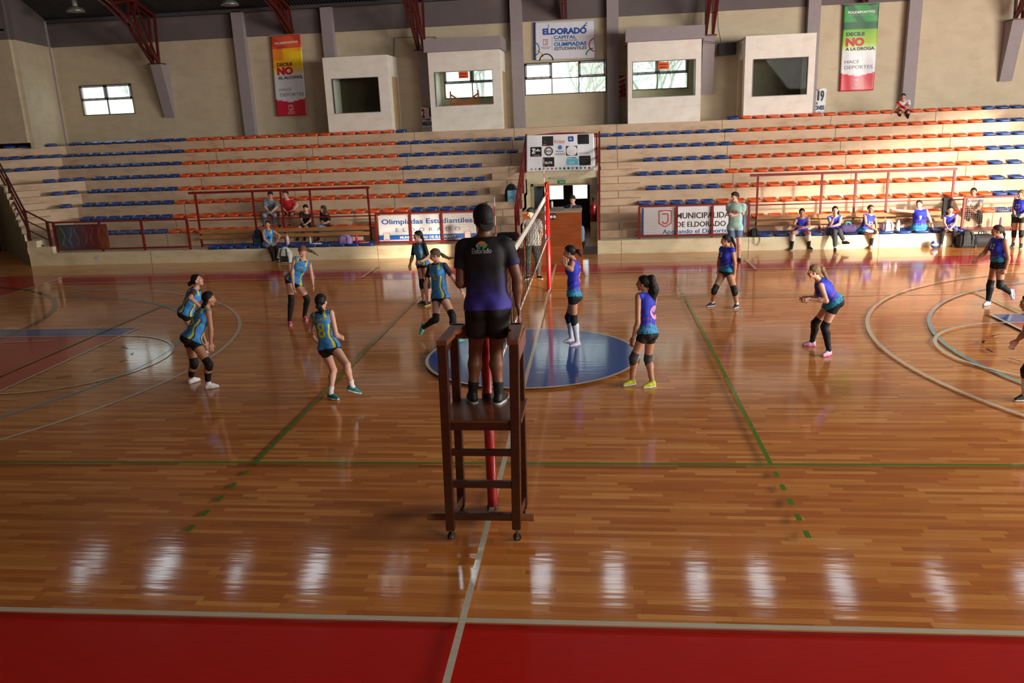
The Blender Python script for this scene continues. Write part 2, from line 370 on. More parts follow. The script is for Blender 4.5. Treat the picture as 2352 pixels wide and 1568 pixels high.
# ------------------------------------------------------------------ far wall with window holes
WIN = [('a', P(183,196,1,18.5), P(307,260,1,18.5)), ('c', P(1207,147,1,18.5), P(1391,213,1,18.5))]
def rect(n, a, b): return (a[0], b[0], min(a[2], b[2]), max(a[2], b[2]))
R1 = (-19.0, -16.86, 4.68, 5.72)
a, b = P(184,198,1,18.5), P(302,192,1,18.5); c_, d_ = P(193,265,1,18.5), P(308,260,1,18.5)
R1 = ((a[0]+c_[0])/2, (b[0]+d_[0])/2, (c_[2]+d_[2])/2, (a[2]+b[2])/2)
a, b = P(1205,146,1,18.5), P(1391,138,1,18.5); c_, d_ = P(1207,218,1,18.5), P(1392,211,1,18.5)
R2 = ((a[0]+c_[0])/2, (b[0]+d_[0])/2, (c_[2]+d_[2])/2, (a[2]+b[2])/2)
a, b = P(1020,168,1,18.5), P(1132,162,1,18.5); c_, d_ = P(1026,226,1,18.5), P(1134,222,1,18.5)
R3 = (a[0], b[0]+.25, (c_[2]+d_[2])/2, a[2]+.15)
a, b = P(1456,146,1,18.5), P(1580,141,1,18.5); c_, d_ = P(1456,206,1,18.5), P(1581,202,1,18.5)
R4 = (a[0]-.25, b[0], (c_[2]+d_[2])/2, a[2]+.15)
HOLES = sorted([R1, R3, R2, R4])
def wall_with_holes(mb, x0, x1, z0, z1, holes, y, th=.18):
    cur = x0
    for h in holes:
        mb.box(cur, h[0], y, y+th, z0, z1); mb.box(h[0], h[1], y, y+th, z0, h[2]); mb.box(h[0], h[1], y, y+th, h[3], z1); cur = h[1]
    mb.box(cur, x1, y, y+th, z0, z1)
XC = -20.45
wf = MB(); wall_with_holes(wf.mat(0), XC, XR, 3.55, 7.36, HOLES, YW); wf.mat(1).box(XC, XR, YW, YW+.18, 7.36, 9.2)
wf.mat(1).box(XC, XR, YW-.04, YW, 7.36, 8.32)
structure(wf.build('wall_far', [CREAM, BAND]))
wc = MB(); c0 = (XC, YW+.1); c1 = (-19.75, 15.5); c2 = (-26, 15.5)
def wallseg(a, b, z0, z1):
    d = Vector((b[0]-a[0], b[1]-a[1])).normalized(); n = (d.y*.13, -d.x*.13)
    wc.add([(a[0],a[1],z0),(b[0],b[1],z0),(b[0]+n[0]*-1,b[1]-n[1],z0),(a[0]-n[0],a[1]-n[1],z0),(a[0],a[1],z1),(b[0],b[1],z1),(b[0]-n[0],b[1]-n[1],z1),(a[0]-n[0],a[1]-n[1],z1)],
           [(0,3,2,1),(4,5,6,7),(0,1,5,4),(1,2,6,5),(2,3,7,6),(3,0,4,7)])
for a, b2 in ((c0, c1), (c1, c2)):
    wc.mat(0); wallseg(a, b2, 3.6 if a is c0 else 3.80, 7.36); wc.mat(1); wallseg(a, b2, 7.36, 9.3)
wc.mat(0).box(-26.2, XC-.02, 18.56, 18.7, 0, 9.3); wc.box(-26.3, -26.1, 13, 19.4, 0, 9.3)
structure(wc.build('wall_corner', [CREAM, BAND]))
wv = MB(); x_ = P(12, 60, 1, 15.48)[0]; zz0, zz1 = P(8, 84, 1, 15.48)[2], P(4, 28, 1, 15.48)[2]
wv.mat(0).box(-22.5, x_, 15.44, 15.49, zz0, zz1).mat(1).box(x_-.06, x_, 15.40, 15.45, zz0, zz1).bar((-22, 15.4, zz0+.45), (x_, 15.4, zz0+.2), .06)
structure(wv.build('window_30', [M('blue_grey_glazing', (120, 134, 160), .3), M('deep_red_paint', (84, 18, 16), .5)]))
# left end wall, near wall, right end wall (with the big openings the daylight comes through)
wo = MB().box(-26.3, -26.1, -20, 13, 0, 11.5); structure(wo.build('wall_left', CREAM))
wr = MB(); y0, y1, zt_ = -11.5, 3.5, 6.8
wr.box(24, 24.2, -18.5, 18.7, 0, 3.4); wr.box(24, 24.2, -18.5, y0, 3.4, 11.5); wr.box(24, 24.2, y1, 18.7, 3.4, 11.5); wr.box(24, 24.2, y0, y1, zt_, 11.5)
for y in (-5.2, -.8): wr.box(24, 24.15, y-.1, y+.1, 3.4, zt_)
structure(wr.build('wall_right', CREAM))
wnr = MB(); holes = [(16.4, 19.6, 5.6, 7.8)]
cur = -30
for h in holes:
    wnr.box(cur, h[0], -18.7, -18.5, 0, 11.5); wnr.box(h[0], h[1], -18.7, -18.5, 0, h[2]); wnr.box(h[0], h[1], -18.7, -18.5, h[3], 11.5); cur = h[1]
wnr.box(cur, 24.2, -18.7, -18.5, 0, 11.5); structure(wnr.build('wall_near', CREAM))
# ------------------------------------------------------------------ arched metal ceiling with skylight strips
def ceil_z(y): return 8.3 + 2.7*(1-(y/18.5)**2)
SKY_X = [-16.4, -13.7, -11.1, -8.4, -5.7, -3.3, -.9, 1.4, 4.0, 5.9, 8.3, 11.1, 13.8, 16.5]
SY0, SY1 = 9.1, 10.7
ce = MB(); ys = [-19, -16, -13, -10, -7, -4, 0, 4, SY0, SY1, 14, 15.5, 17, 18.7]
def strip(x0, x1, ya, yb):
    ce.add([(x0,ya,ceil_z(ya)),(x1,ya,ceil_z(ya)),(x1,yb,ceil_z(yb)),(x0,yb,ceil_z(yb))], [(0,1,2,3)])
for i in range(len(ys)-1):
    if ys[i] == SY0:
        cur = -27
        for x in SKY_X: strip(cur, x-.27, ys[i], ys[i+1]); cur = x+.27
        strip(cur, 25, ys[i], ys[i+1])
    else: strip(-27, 25, ys[i], ys[i+1])
cm = M('corrugated_metal', (62, 62, 66), .55, .1, 2, metal=.3)
n_ = cm.node_tree.nodes; l_ = cm.node_tree.links; wv = n_.new('ShaderNodeTexWave'); wv.inputs['Scale'].default_value = 2.6; wv.bands_direction = 'X'
l_.new([q for q in n_ if q.type == 'TEX_COORD'][0].outputs['Object'], wv.inputs[0]); bp = n_.new('ShaderNodeBump'); bp.inputs['Strength'].default_value = 1; bp.inputs['Distance'].default_value = .05
l_.new(wv.outputs[0], bp.inputs['Height']); l_.new(bp.outputs[0], n_['Principled BSDF'].inputs['Normal'])
structure(ce.build('ceiling', cm))
ym = (SY0+SY1)/2
#for x in SKY_X: area('skylight_portal', (x, ym, ceil_z(ym)-.02), (0, -.15, -1), .72, 3.8, 1, (1,1,1), portal=True)
SKYP = M('translucent_skylight_sheet', (225, 240, 250), .5, .1, 2, emit=9.0)
for i, x in enumerate(SKY_X):
    sk = MB().add([(x-.27,SY0,ceil_z(SY0)+.02),(x+.27,SY0,ceil_z(SY0)+.02),(x+.27,SY1,ceil_z(SY1)+.02),(x-.27,SY1,ceil_z(SY1)+.02)], [(0,1,2,3)])
    structure(sk.build('window_%d' % (i+10), SKYP))
# ceiling edge beam along the far wall
eb = MB().box(XC, XR, YW-.3, YW-.04, 8.22, 8.34); structure(eb.build('trim_3', M('dark_grey_beam', (70, 68, 72), .7)))
# ------------------------------------------------------------------ wall columns and corbels
k = 4
for x0, x1 in ((-12.81, -12.15), (-9.25, -8.78), (-2.15, -1.72), (1.35, 1.74), (8.34, 8.72), (11.72, 12.07)):
    w = .42; xc = (x0+x1)/2; cb = MB().box(xc-w/2, xc+w/2, YW-.3, YW, 3.6, 8.25); structure(cb.build('trim_%d' % k, TRIMG)); k += 1
cb = MB(); cb.prism([(XC-.05, YW-.02), (XC+.3, YW-.3), (XC-.16, YW-.44)], 3.6, 8.3, 2); structure(cb.build('trim_%d' % k, TRIMG)); k += 1
CORB = [-15.78, -5.43, 4.92, 15.15]
for x in CORB:
    cb = MB().prism([(YW, 4.55), (YW-.12, 4.55), (YW-.62, 6.5), (YW, 6.5)], x-.21, x+.21); structure(cb.build('trim_%d' % k, TRIMG)); k += 1
# ------------------------------------------------------------------ roof trusses
RED = M('dark_red_paint', (86, 22, 18), .45, .12, 5); REDD = M('deep_red_paint', (84, 18, 16), .5, .1, 5)
def truss(x, main, label):
    root = empty('roof_truss', (x, YW-.4, 6.5), label, 'roof truss')
    lo_s, hi_s = [], []
    N = 14; mb = MB(); wb = MB()
    def low(t):   # t 0..1 from the wall to mid hall
        if main: y = 17.95-18*t; z = 6.52+2.35*(1-math.exp(-t*9))+ .9*t
        else: y = 18.3-18.3*t; z = 7.4+1.35*(1-math.exp(-t*9))+.9*t
        return Vector((x, y, z))
    def up(t):
        y = 18.12-18.1*t; return Vector((x, y, ceil_z(y)-.14))
    lw_ = .12 if main else .07
    L = [low(t/N) for t in range(N+1)]; U = [up(t/N) for t in range(N+1)]
    for s in (-1, 1):
        o = Vector((s*lw_, 0, 0))
        for i in range(N): mb.bar(L[i]+o, L[i+1]+o, .08, .10); mb.bar(U[i]+o, U[i+1]+o, .08, .10)
        mb.bar(L[0]+o, U[0]+o, .08, .09)
        for i in range(N):
            a, b = (L[i], U[i+1]) if i % 2 == 0 else (U[i], L[i+1])
            wb.bar(a+o, b+o, .06, .06); wb.bar(L[i+1]+o, U[i+1]+o, .06, .06)
    for i in range(N*2):
        t = i/(2*N); a = low(t); wb.bar(a-Vector((lw_,0,0)), a+Vector((lw_,0,0)), .12, .02); b = up(t); wb.bar(b-Vector((lw_,0,0)), b+Vector((lw_,0,0)), .06, .02)
    mb.build('chord', RED, root, origin=root.location); wb.build('web_bar', REDD, root, origin=root.location)
    if main:
        MB().box(x-.24, x+.24, YW-.72, YW-.25, 6.5, 6.54).build('base_plate', REDD, root, origin=root.location)
for x, mn, lb in ((-15.78, True, 'dark red lattice roof truss landing on the leftmost pale corbel'), (-10.45, False, 'slim dark red roof truss above the yellow and red banner'),
                  (-5.43, True, 'dark red lattice truss between the two left white booths'), (-.19, False, 'slim red roof truss above the blue and white capital sign'),
                  (4.92, True, 'dark red lattice truss landing behind the right hooded booth'), (10.2, False, 'slim dark red truss tip above the green banner'),
                  (15.15, True, 'dark red lattice truss at the far right edge above a corbel')):
    truss(x, mn, lb)
# ------------------------------------------------------------------ rest of the passage and the doors
BY = 17.3; FY = 14.3
dz = P(1300, 422, 1, FY)[2]; ox0, ox1 = P(1221, 450, 1, FY)[0], P(1355, 450, 1, FY)[0]
pw = MB(); pw.mat(0)
pw.box(TX0, ox0, FY, FY+.15, 0, row_z(5)); pw.box(ox1, TX1, FY, FY+.15, 0, row_z(5)); pw.box(ox0, ox1, FY, FY+.15, dz, row_z(5))
pw.box(TX0, TX1, FY+.15, 15.3, row_z(5)-.1, row_z(5))
pw.mat(1).box(ox0-.01, ox0+.07, FY-.02, FY+.2, 0, dz+.02); pw.box(ox0, ox1, FY-.02, FY+.2, dz-.05, dz+.02)
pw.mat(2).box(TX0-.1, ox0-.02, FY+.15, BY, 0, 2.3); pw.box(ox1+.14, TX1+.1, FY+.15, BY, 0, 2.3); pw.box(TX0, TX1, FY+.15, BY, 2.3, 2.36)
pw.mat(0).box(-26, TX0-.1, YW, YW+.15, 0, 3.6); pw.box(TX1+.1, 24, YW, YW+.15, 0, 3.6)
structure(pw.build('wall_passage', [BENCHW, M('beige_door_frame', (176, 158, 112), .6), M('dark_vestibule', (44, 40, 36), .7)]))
# double door with glass lights
dr = empty('door_1', (-.3, BY, 0), kind='structure')
BLK = M('black_metal_door', (26, 26, 28), .35, .1); DFR = BLK
g1 = (P(1262, 440, 1, BY)[0], P(1294, 440, 1, BY)[0]); g2 = (P(1316, 440, 1, BY)[0], P(1349, 440, 1, BY)[0]); gz = (P(1300, 457, 1, BY)[2], 2.2)
d = MB(); d.box(TX0-.1, g1[0], BY, BY+.06, 0, 2.36).box(g1[1], g2[0], BY, BY+.06, 0, 2.36).box(g2[1], TX1+.1, BY, BY+.06, 0, 2.36)
for g in (g1, g2): d.box(g[0], g[1], BY, BY+.06, 0, gz[0]); d.box(g[0], g[1], BY, BY+.06, gz[1], 2.36)
d.build('door_leaf', BLK, dr, origin=dr.location)
for g in (g1, g2): MB().box(g[0], g[1], BY+.02, BY+.03, gz[0], gz[1]).build('door_pane', glass_mat(), dr, origin=dr.location)
bx = P(1238, 440, 1, FY+1.2)[0]; MB().box(bx-.08, bx+.13, FY+1.2, FY+1.24, .02, 2.1).build('side_leaf', M('blue_grey_leaf', (96, 120, 138), .4), dr, origin=dr.location)
st = MB().box(.36, TX1-.01, YB-.02, YB+.5, 0, .16); structure(st.build('trim_30', M('dark_threshold', (54, 44, 40), .6)))
# ------------------------------------------------------------------ windows
ALU = M('bronze_window_frame', (92, 84, 66), .5, .06); WSASH = M('pale_aluminium_sash', (176, 178, 190), .4, .05)
def window(num, R, cols, sash):
    x0, x1, z0, z1 = R; r = empty('window_%d' % num, ((x0+x1)/2, YW, z0), kind='structure'); zm = z0+(z1-z0)*.50
    f = MB(); t = .035
    for x in [x0+(x1-x0)*i/cols for i in range(cols+1)]: f.box(x-t/2, x+t/2, YW-.02, YW+.05, z0, z1)
    for z in (z0, zm, z1): f.box(x0-t/2, x1+t/2, YW-.025, YW+.05, z-t/2, z+t/2)
    f.build('window_frame', ALU, r, origin=r.location)
    g = MB()
    for i in range(cols):
        a, b = x0+(x1-x0)*i/cols, x0+(x1-x0)*(i+1)/cols
        for (c_, d_) in ((z0, zm), (zm, z1)): g.box(a+.02, b-.02, YW+.012, YW+.018, c_+.02, d_-.02)
        if i in sash:
            s = MB(); w = .06; a2, b2, c2, d2 = a+.02, b-.02, zm+.02, z1-.02
            s.box(a2, a2+w, YW-.04, YW+.01, c2, d2).box(b2-w, b2, YW-.04, YW+.01, c2, d2).box(a2, b2, YW-.04, YW+.01, c2, c2+w).box(a2, b2, YW-.04, YW+.01, d2-w, d2)
            sh = s.build('sash', WSASH, r, origin=r.location)
            for q in (.35, .62): MB().box(a+(b-a)*q-.02, a+(b-a)*q+.03, YW-.06, YW-.04, c2+.01, c2+.03).build('latch', BLK, r, origin=r.location)
    g.build('window_pane', glass_mat(), r, origin=r.location)
window(1, R1, 2, (0, 1)); window(2, R3, 2, (0, 1)); window(3, R2, 3, (0, 2)); window(4, R4, 2, (0, 1))
# ------------------------------------------------------------------ trees outside
LEAF = [M('pale_leaves', (238, 238, 206), .8, .3, 3), M('grey_green_leaves', (226, 234, 216), .8, .3, 3)]; BARK = M('bark', (222, 218, 210), .9, .2, 8)
def tree(x, y, h, seed, lab):
    rnd = random.Random(seed); root = empty('tree', (x, y, 0), lab, 'tree', None)
    tr = MB(); lf = MB()
    def branch(p, d, L, r, dep):
        q = p+d*L; tr.tube([p, (p+q)/2+Vector((rnd.uniform(-.1,.1), 0, rnd.uniform(-.1,.1))), q], [r, r*.85, r*.7], 6)
        if dep == 0 or L < .5:
            for _ in range(9):
                c_ = q+Vector((rnd.gauss(0,.6), rnd.gauss(0,.6), rnd.gauss(0,.5))); s = rnd.uniform(.06,.16); n = Vector((rnd.gauss(0,1), rnd.gauss(0,1), rnd.gauss(0,1))).normalized()
                a = n.orthogonal().normalized()*s; b = n.cross(a).normalized()*s*.6; lf.poly([c_-a, c_-b, c_+a, c_+b])
            return
        for k in range(3 if dep > 2 else 2):
            dd_ = (d+Vector((rnd.uniform(-.75,.75), rnd.uniform(-.6,.6), rnd.uniform(-.15,.45)))).normalized(); branch(q, dd_, L*rnd.uniform(.68,.85), r*.66, dep-1)
    branch(Vector((0,0,0)), Vector((rnd.uniform(-.1,.1),0,1)), h*.34, .17, 5)
    tr.build('trunk', BARK, root); lf.build('foliage', LEAF[seed % 2], root)
for i, (x, y, h, lab) in enumerate(((-20.5, 25, 7.5, 'pale leafy tree outside the leftmost two by two window'), (-4.6, 26, 8, 'bare branched tree outside behind the left hooded booth window'),
        (-.6, 29, 7, 'thin tree outside the wide six pane window'), (3.6, 25, 7.5, 'yellow green tree outside behind the right hooded booth window'))): tree(x, y, h, i+3, lab)
gr = MB().poly([(-60, 18.7, -.05), (60, 18.7, -.05), (60, 90, -.05), (-60, 90, -.05)]); structure(gr.build('ground', M('outside_ground', (226, 226, 205), .9, .2, .5)))
# ------------------------------------------------------------------ booths on the top landing
ZB = row_z(8)
def booth(px4, x0, x1, slab, lab, sidedoor=False, dark=False):
    yf = 17.0; zt = 6.35
    root = empty('press_booth', ((x0+x1)/2, yf, ZB), lab, 'booth')
    a = P(px4[0], px4[1], 1, yf); b = P(px4[2], px4[3], 1, yf); h = (a[0], b[0], b[2], a[2]); t = .12
    w = MB(); w.box(x0, h[0], yf, yf+t, ZB, zt).box(h[1], x1, yf, yf+t, ZB, zt).box(h[0], h[1], yf, yf+t, ZB, h[2]).box(h[0], h[1], yf, yf+t, h[3], zt)
    w.box(x0, x0+t, yf+t, YW-.002, ZB, zt).box(x1-t, x1, yf+t, YW-.002, ZB, zt).box(x0+t, x1-t, yf+t, YW-.002, zt-.1, zt-.005)
    w.build('booth_wall', WHITE, root, origin=root.location)
    if slab: MB().box(x0-.08, x1+.08, yf-.22, YW-.002, zt-.01, zt+.42).build('roof_slab', TRIMG, root, origin=root.location)
    MB().box(h[0], h[1], yf+.05, yf+.056, h[2], h[3]).build('booth_pane', glass_mat(), root, origin=root.location)
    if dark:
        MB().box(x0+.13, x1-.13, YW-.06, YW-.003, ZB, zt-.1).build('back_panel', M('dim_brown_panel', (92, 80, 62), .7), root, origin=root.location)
    fr = MB(); q = .02
    fr.box(h[0]-q, h[1]+q, yf-.01, yf+.1, h[3], h[3]+q).box(h[0]-q, h[1]+q, yf-.01, yf+.1, h[2]-q, h[2]).box(h[0]-q, h[0], yf-.01, yf+.1, h[2], h[3]).box(h[1], h[1]+q, yf-.01, yf+.1, h[2], h[3])
    fr.build('opening_trim', TRIMG, root, origin=root.location)
    xs, sg = (x1, 1) if x1 < 3 else (x0, -1)
    d0 = MB().box(min(xs, xs+sg*.03), max(xs, xs+sg*.03), yf+.45, yf+1.15, ZB, ZB+2.0).build('side_door', M('tan_door', (176, 150, 112), .6), root, origin=root.location)
    return h
booth((762,182,874,256), -8.9, -6.5, False, 'white booth with dark empty opening, leftmost of the four booths', dark=True)
h2 = booth((998,167,1133,238), -5.02, -2.42, True, 'white booth with flat hood beside the leaning wooden frame')
h3 = booth((1454,143,1596,218), 2.05, 4.56, True, 'brightly lit white booth with flat hood right of the capital sign')
booth((1731,137,1852,216), 6.03, 8.36, False, 'white booth with dark opening nearest the green banner', dark=True)
TX = lambda rgb, n: M(n, rgb, .6, .03)
def paper(px, y, lines, lab):
    a = P(px[0], px[1], 1, y); b = P(px[2], px[3], 1, y); x0, x1, z1, z0 = a[0], b[0], a[2], b[2]
    m = MB(); m.mat(0).box(x0, x1, y-.006, y, z0, z1).mat(1)
    for i, s in enumerate(lines): put_text(m, s, (x0+(x1-x0)*.1, y-.006, z1-(z1-z0)*(.44+.42*i)), (1,0,0), (0,0,1), (x1-x0)*.75, (z1-z0)*.2, .03)
    tag(m.build('paper_sign', [M('orange_paper', (240, 90, 30), .7), M('black_ink', (25, 22, 22), .6)], origin=((x0+x1)/2, y, z0)), lab, 'sign')
paper((1053,165,1076,179), 16.98, ['PRENSA', 'CABINA 1'], 'orange paper sign on the glass of the left hooded booth')
paper((1511,143,1536,158), 16.98, ['PRENSA', 'CABINA 2'], 'orange paper sign on the glass of the bright hooded booth')
# wooden trestle inside the left hooded booth
a = P(1036, 241, 1, 17.5); b = P(1099, 238, 1, 17.5); ORW = M('orange_brown_wood', (186, 100, 50), .5, .15, 4, stretch=(1,1,6)); tr = empty('wooden_trestle', ((a[0]+b[0])/2, 17.5, a[2]), 'orange brown wooden trestle seen through the left hooded booth window', 'trestle')
t = MB(); za, zb = a[2]+.03, a[2]+.36; t.bar((a[0], 17.5, ZB), (a[0], 17.5, zb+.12), .05); t.bar((b[0], 17.5, ZB), (b[0], 17.5, zb+.12), .05); t.build('post', ORW, tr, origin=tr.location)
t = MB(); t.bar((a[0], 17.5, za), (b[0], 17.5, za), .06, .12); t.bar((a[0], 17.5, zb), (a[0]+.45, 17.5, za+.05), .04, .06); t.bar((b[0], 17.5, zb), (b[0]-.45, 17.5, za+.05), .04, .06); t.build('crossbar', ORW, tr, origin=tr.location)
# ------------------------------------------------------------------ cloth and board panels
def col_mesh(name, verts, faces, cols, mat, parent=None, origin=None, smooth=True):
    v = np.array(verts, float)
    if origin is not None: v = v - np.array(origin, float)
    me = bpy.data.meshes.new(name); me.from_pydata(v.tolist(), [], faces); me.materials.append(mat)
    at = me.color_attributes.new('Col', 'FLOAT_COLOR', 'POINT'); c = np.ones((len(v), 4)); c[:, :3] = cols; at.data.foreach_set('color', c.ravel())
    if smooth: me.polygons.foreach_set('use_smooth', [True]*len(me.polygons))
    o = link(name, me, parent)
    if parent is None and origin is not None: o.location = [float(q) for q in origin]
    return o
VINYL = M('printed_vinyl', (255,255,255), .45, .03, 3, attr=True, coat=.15)
def panel(name, corners, colf, label, cat, nu=40, nv=40, wave=.012, th=.008, origin=None, mat=None, freq=(9, 5), seed=0):
    """corners: lower left, lower right, upper right, upper left"""
    A, B, C_, D = [np.array(c, float) for c in corners]; nrm = np.cross(B-A, D-A); nrm /= np.linalg.norm(nrm)
    def pos(u, v):
        p = (A*(1-u)+B*u)*(1-v)+(D*(1-u)+C_*u)*v
        return p + nrm*wave*(math.sin(freq[0]*u+3*v+seed)*.6+math.sin(freq[1]*v+4*u*v+seed)*.5)
    vs = []; cs = []; fs = []
    for side in (0, 1):
        for j in range(nv+1):
            for i in range(nu+1):
                u, v = i/nu, j/nv; vs.append(pos(u, v) - nrm*th*side); cs.append(lin(colf(u, v)))
    K = (nu+1)*(nv+1)
    for j in range(nv):
        for i in range(nu):
            a = j*(nu+1)+i; fs.append((a, a+1, a+nu+2, a+nu+1)); fs.append((K+a, K+a+nu+1, K+a+nu+2, K+a+1))
    for i in range(nu): fs.append((i, K+i, K+i+1, i+1)); q = nv*(nu+1)+i; fs.append((q, q+1, K+q+1, K+q))
    for j in range(nv): q = j*(nu+1); fs.append((q, q+nu+1, K+q+nu+1, K+q)); q += nu; fs.append((q, K+q, K+q+nu+1, q+nu+1))
    org = (A+B)/2 if origin is None else origin
    root = empty(name, org, label, cat); col_mesh('cloth' if wave else 'board', vs, fs, cs, mat or VINYL, root, org)
    root['wave'] = 0; del root['wave']
    return root, pos, nrm, org
def letters(root, pos, nrm, org, items, name='lettering'):
    """items: (text, u, v, wu, hv, material index, bold) in panel coordinates"""
    for it in items:
        s, u, v, wu, hv, col = it[:6]; bold = it[6] if len(it) > 6 else .02; sp = it[7] if len(it) > 7 else 1.
        m = M('ink_%d_%d_%d' % col, col, .5, .03); mb = MB()
        if callable(s): s(mb, lambda a, b: pos(u+a*wu, v+b*hv)+nrm*.006); mb.build('printed_mark', m, root, origin=root.location); continue
        vv, f = text_mesh(s, bold=bold, spacing=sp); lo, hi = vv.min(0), vv.max(0); q = (vv-lo)/np.maximum(hi-lo, 1e-6)
        mb.add([pos(u+a*wu, v+b*hv)+nrm*.006 for a, b in q], f); mb.build(name, m, root, origin=root.location)
def outline(pts, w=.06):
    """closed outline drawn as flat strips in unit coordinates"""
    def f(mb, g):
        n = len(pts)
        for i in range(n):
            a, b = np.array(pts[i]), np.array(pts[(i+1) % n]); d = b-a; d = d/max(np.linalg.norm(d), 1e-6); nn = np.array([-d[1], d[0]])*w/2
            a = a-d*w/2; b = b+d*w/2
            mb.poly([g(*(a+nn)), g(*(a-nn)), g(*(b-nn)), g(*(b+nn))])
    return f
SHIELD = [(.08, .95), (.5, 1.), (.92, .95), (.92, .22), (.72, .1), (.5, 0), (.28, .1), (.08, .22)]
def openline(pts, w=.08):
    def f(mb, g):
        for i in range(len(pts)-1):
            a, b = np.array(pts[i]), np.array(pts[i+1]); d = b-a; d = d/max(np.linalg.norm(d), 1e-6); nn = np.array([-d[1], d[0]])*w/2
            mb.poly([g(*(a+nn)), g(*(a-nn)), g(*(b-nn)), g(*(b+nn))])
    return f
JAY = openline([(.28, .78), (.7, .78), (.7, .32), (.6, .2), (.42, .2), (.3, .32)])
def disc(mb, g, n=20): mb.poly([g(.5+.5*math.cos(2*PI*k/n), .5+.5*math.sin(2*PI*k/n)) for k in range(n)])
def box_(mb, g): mb.poly([g(0,0), g(1,0), g(1,1), g(0,1)])
def arc(a0, a1, w=.09, n=14): return openline([(.5+.5*math.cos(a0+(a1-a0)*i/n), .5+.5*math.sin(a0+(a1-a0)*i/n)) for i in range(n+1)], w)
def emblem(u, v, wu, hv, col, bg=None):
    L = []
    if bg: L.append((lambda mb, g: mb.poly([g(*q) for q in SHIELD]), u, v, wu, hv, bg))
    return L+[(outline(SHIELD), u, v, wu, hv, col), (JAY, u, v, wu, hv, col)]
WH = (238, 238, 238); NAVY = (24, 30, 60); CRIM = (200, 26, 56); GREY = (96, 98, 106)
def chevron(u): return .17+.045*abs(u-.5)*2
def ban_alc(u, v):
    if v < chevron(u): return (200, 26, 56)
    if v > .84: return (226, 92, 48) if (u+v*3) % .9 > .35 else (206, 62, 44)
    if v > .60:
        t = (v-.6)/.24; return (250, int(168+50*(u if v < .8 else 1-u)), 30) if u > .35 or v < .7 else (238, 140, 40)
    if v > .50: t = (v-.5)/.1; return (int(220+30*t), int(222-20*t), int(224-150*t))
    return (216, 218, 224)
def ban_drg(u, v):
    if v < chevron(u): return (206, 34, 60)
    if v > .80: return (38, 150, 66) if (u*1.2+v*2.4) % .8 > .3 else (24, 96, 56)
    if v > .72: return (26, 92, 52)
    if v > .55: t = (v-.55)/.17; return (int(150+30*u-60*t), int(200-20*t), 50)
    if v > .46: t = (v-.46)/.09; return (int(222-60*t), int(226-10*t), int(226-150*t))
    return (220, 224, 230)
y = 18.38
def vbanner(px, colf, words, lab, seed):
    cs = [P(q[0], q[1], 1, y) for q in px]; r, pos, nrm, org = panel('hanging_banner', cs, colf, lab, 'banner', 24, 72, .018, .004, seed=seed)
    letters(r, pos, nrm, org, words)
    a, b = P(px[3][0], px[3][1], 1, y), P(px[2][0], px[2][1], 1, y); MB().box(a[0]-.03, b[0]+.03, y-.01, YW, max(a[2], b[2])-.01, max(a[2], b[2])+.015).build('top_batten', TRIMG, r, origin=r.location)
    return r
vbanner([(637,267),(705,264),(690,78),(621,84)], ban_alc, [('POLIDEPORTIVO', .12, .895, .78, .028, WH, .03), ('MUNICIPAL UNIVERSITARIO', .14, .868, .74, .014, (230, 130, 90), .0),
    ('DECILE', .13, .625, .52, .042, NAVY, .035), ('NO', .12, .515, .54, .10, CRIM, .06), ('AL ALCOHOL', .14, .462, .83, .038, NAVY, .035),
    ('HACÉ', .15, .315, .40, .044, GREY, .0), ('DEPORTES', .16, .248, .80, .040, GREY, .0), ('MUNICIPALIDAD', .36, .042, .26, .010, WH, .02), ('DE ELDORADO', .38, .022, .22, .010, WH, .02)] + emblem(.40, .062, .17, .075, WH),
    'tall yellow and red vertical banner saying no to alcohol on the far wall', 1)
vbanner([(1929,210),(2006,207),(2020,7),(1939,11)], ban_drg, [('POLIDEPORTIVO', .12, .895, .78, .028, WH, .03), ('MUNICIPAL UNIVERSITARIO', .14, .868, .74, .014, (150, 200, 140), .0),
    ('DECILE', .10, .64, .54, .042, NAVY, .035), ('NO', .10, .52, .54, .10, CRIM, .06), ('A LA DROGA.', .10, .472, .86, .038, NAVY, .035),
    ('HACÉ', .10, .325, .42, .044, GREY, .0), ('DEPORTES.', .10, .258, .86, .040, GREY, .0), ('MUNICIPALIDAD', .36, .042, .26, .010, WH, .02), ('DE ELDORADO', .38, .022, .22, .010, WH, .02)] + emblem(.40, .062, .17, .075, WH),
    'tall green and red vertical banner saying no to drugs on the far wall', 4)
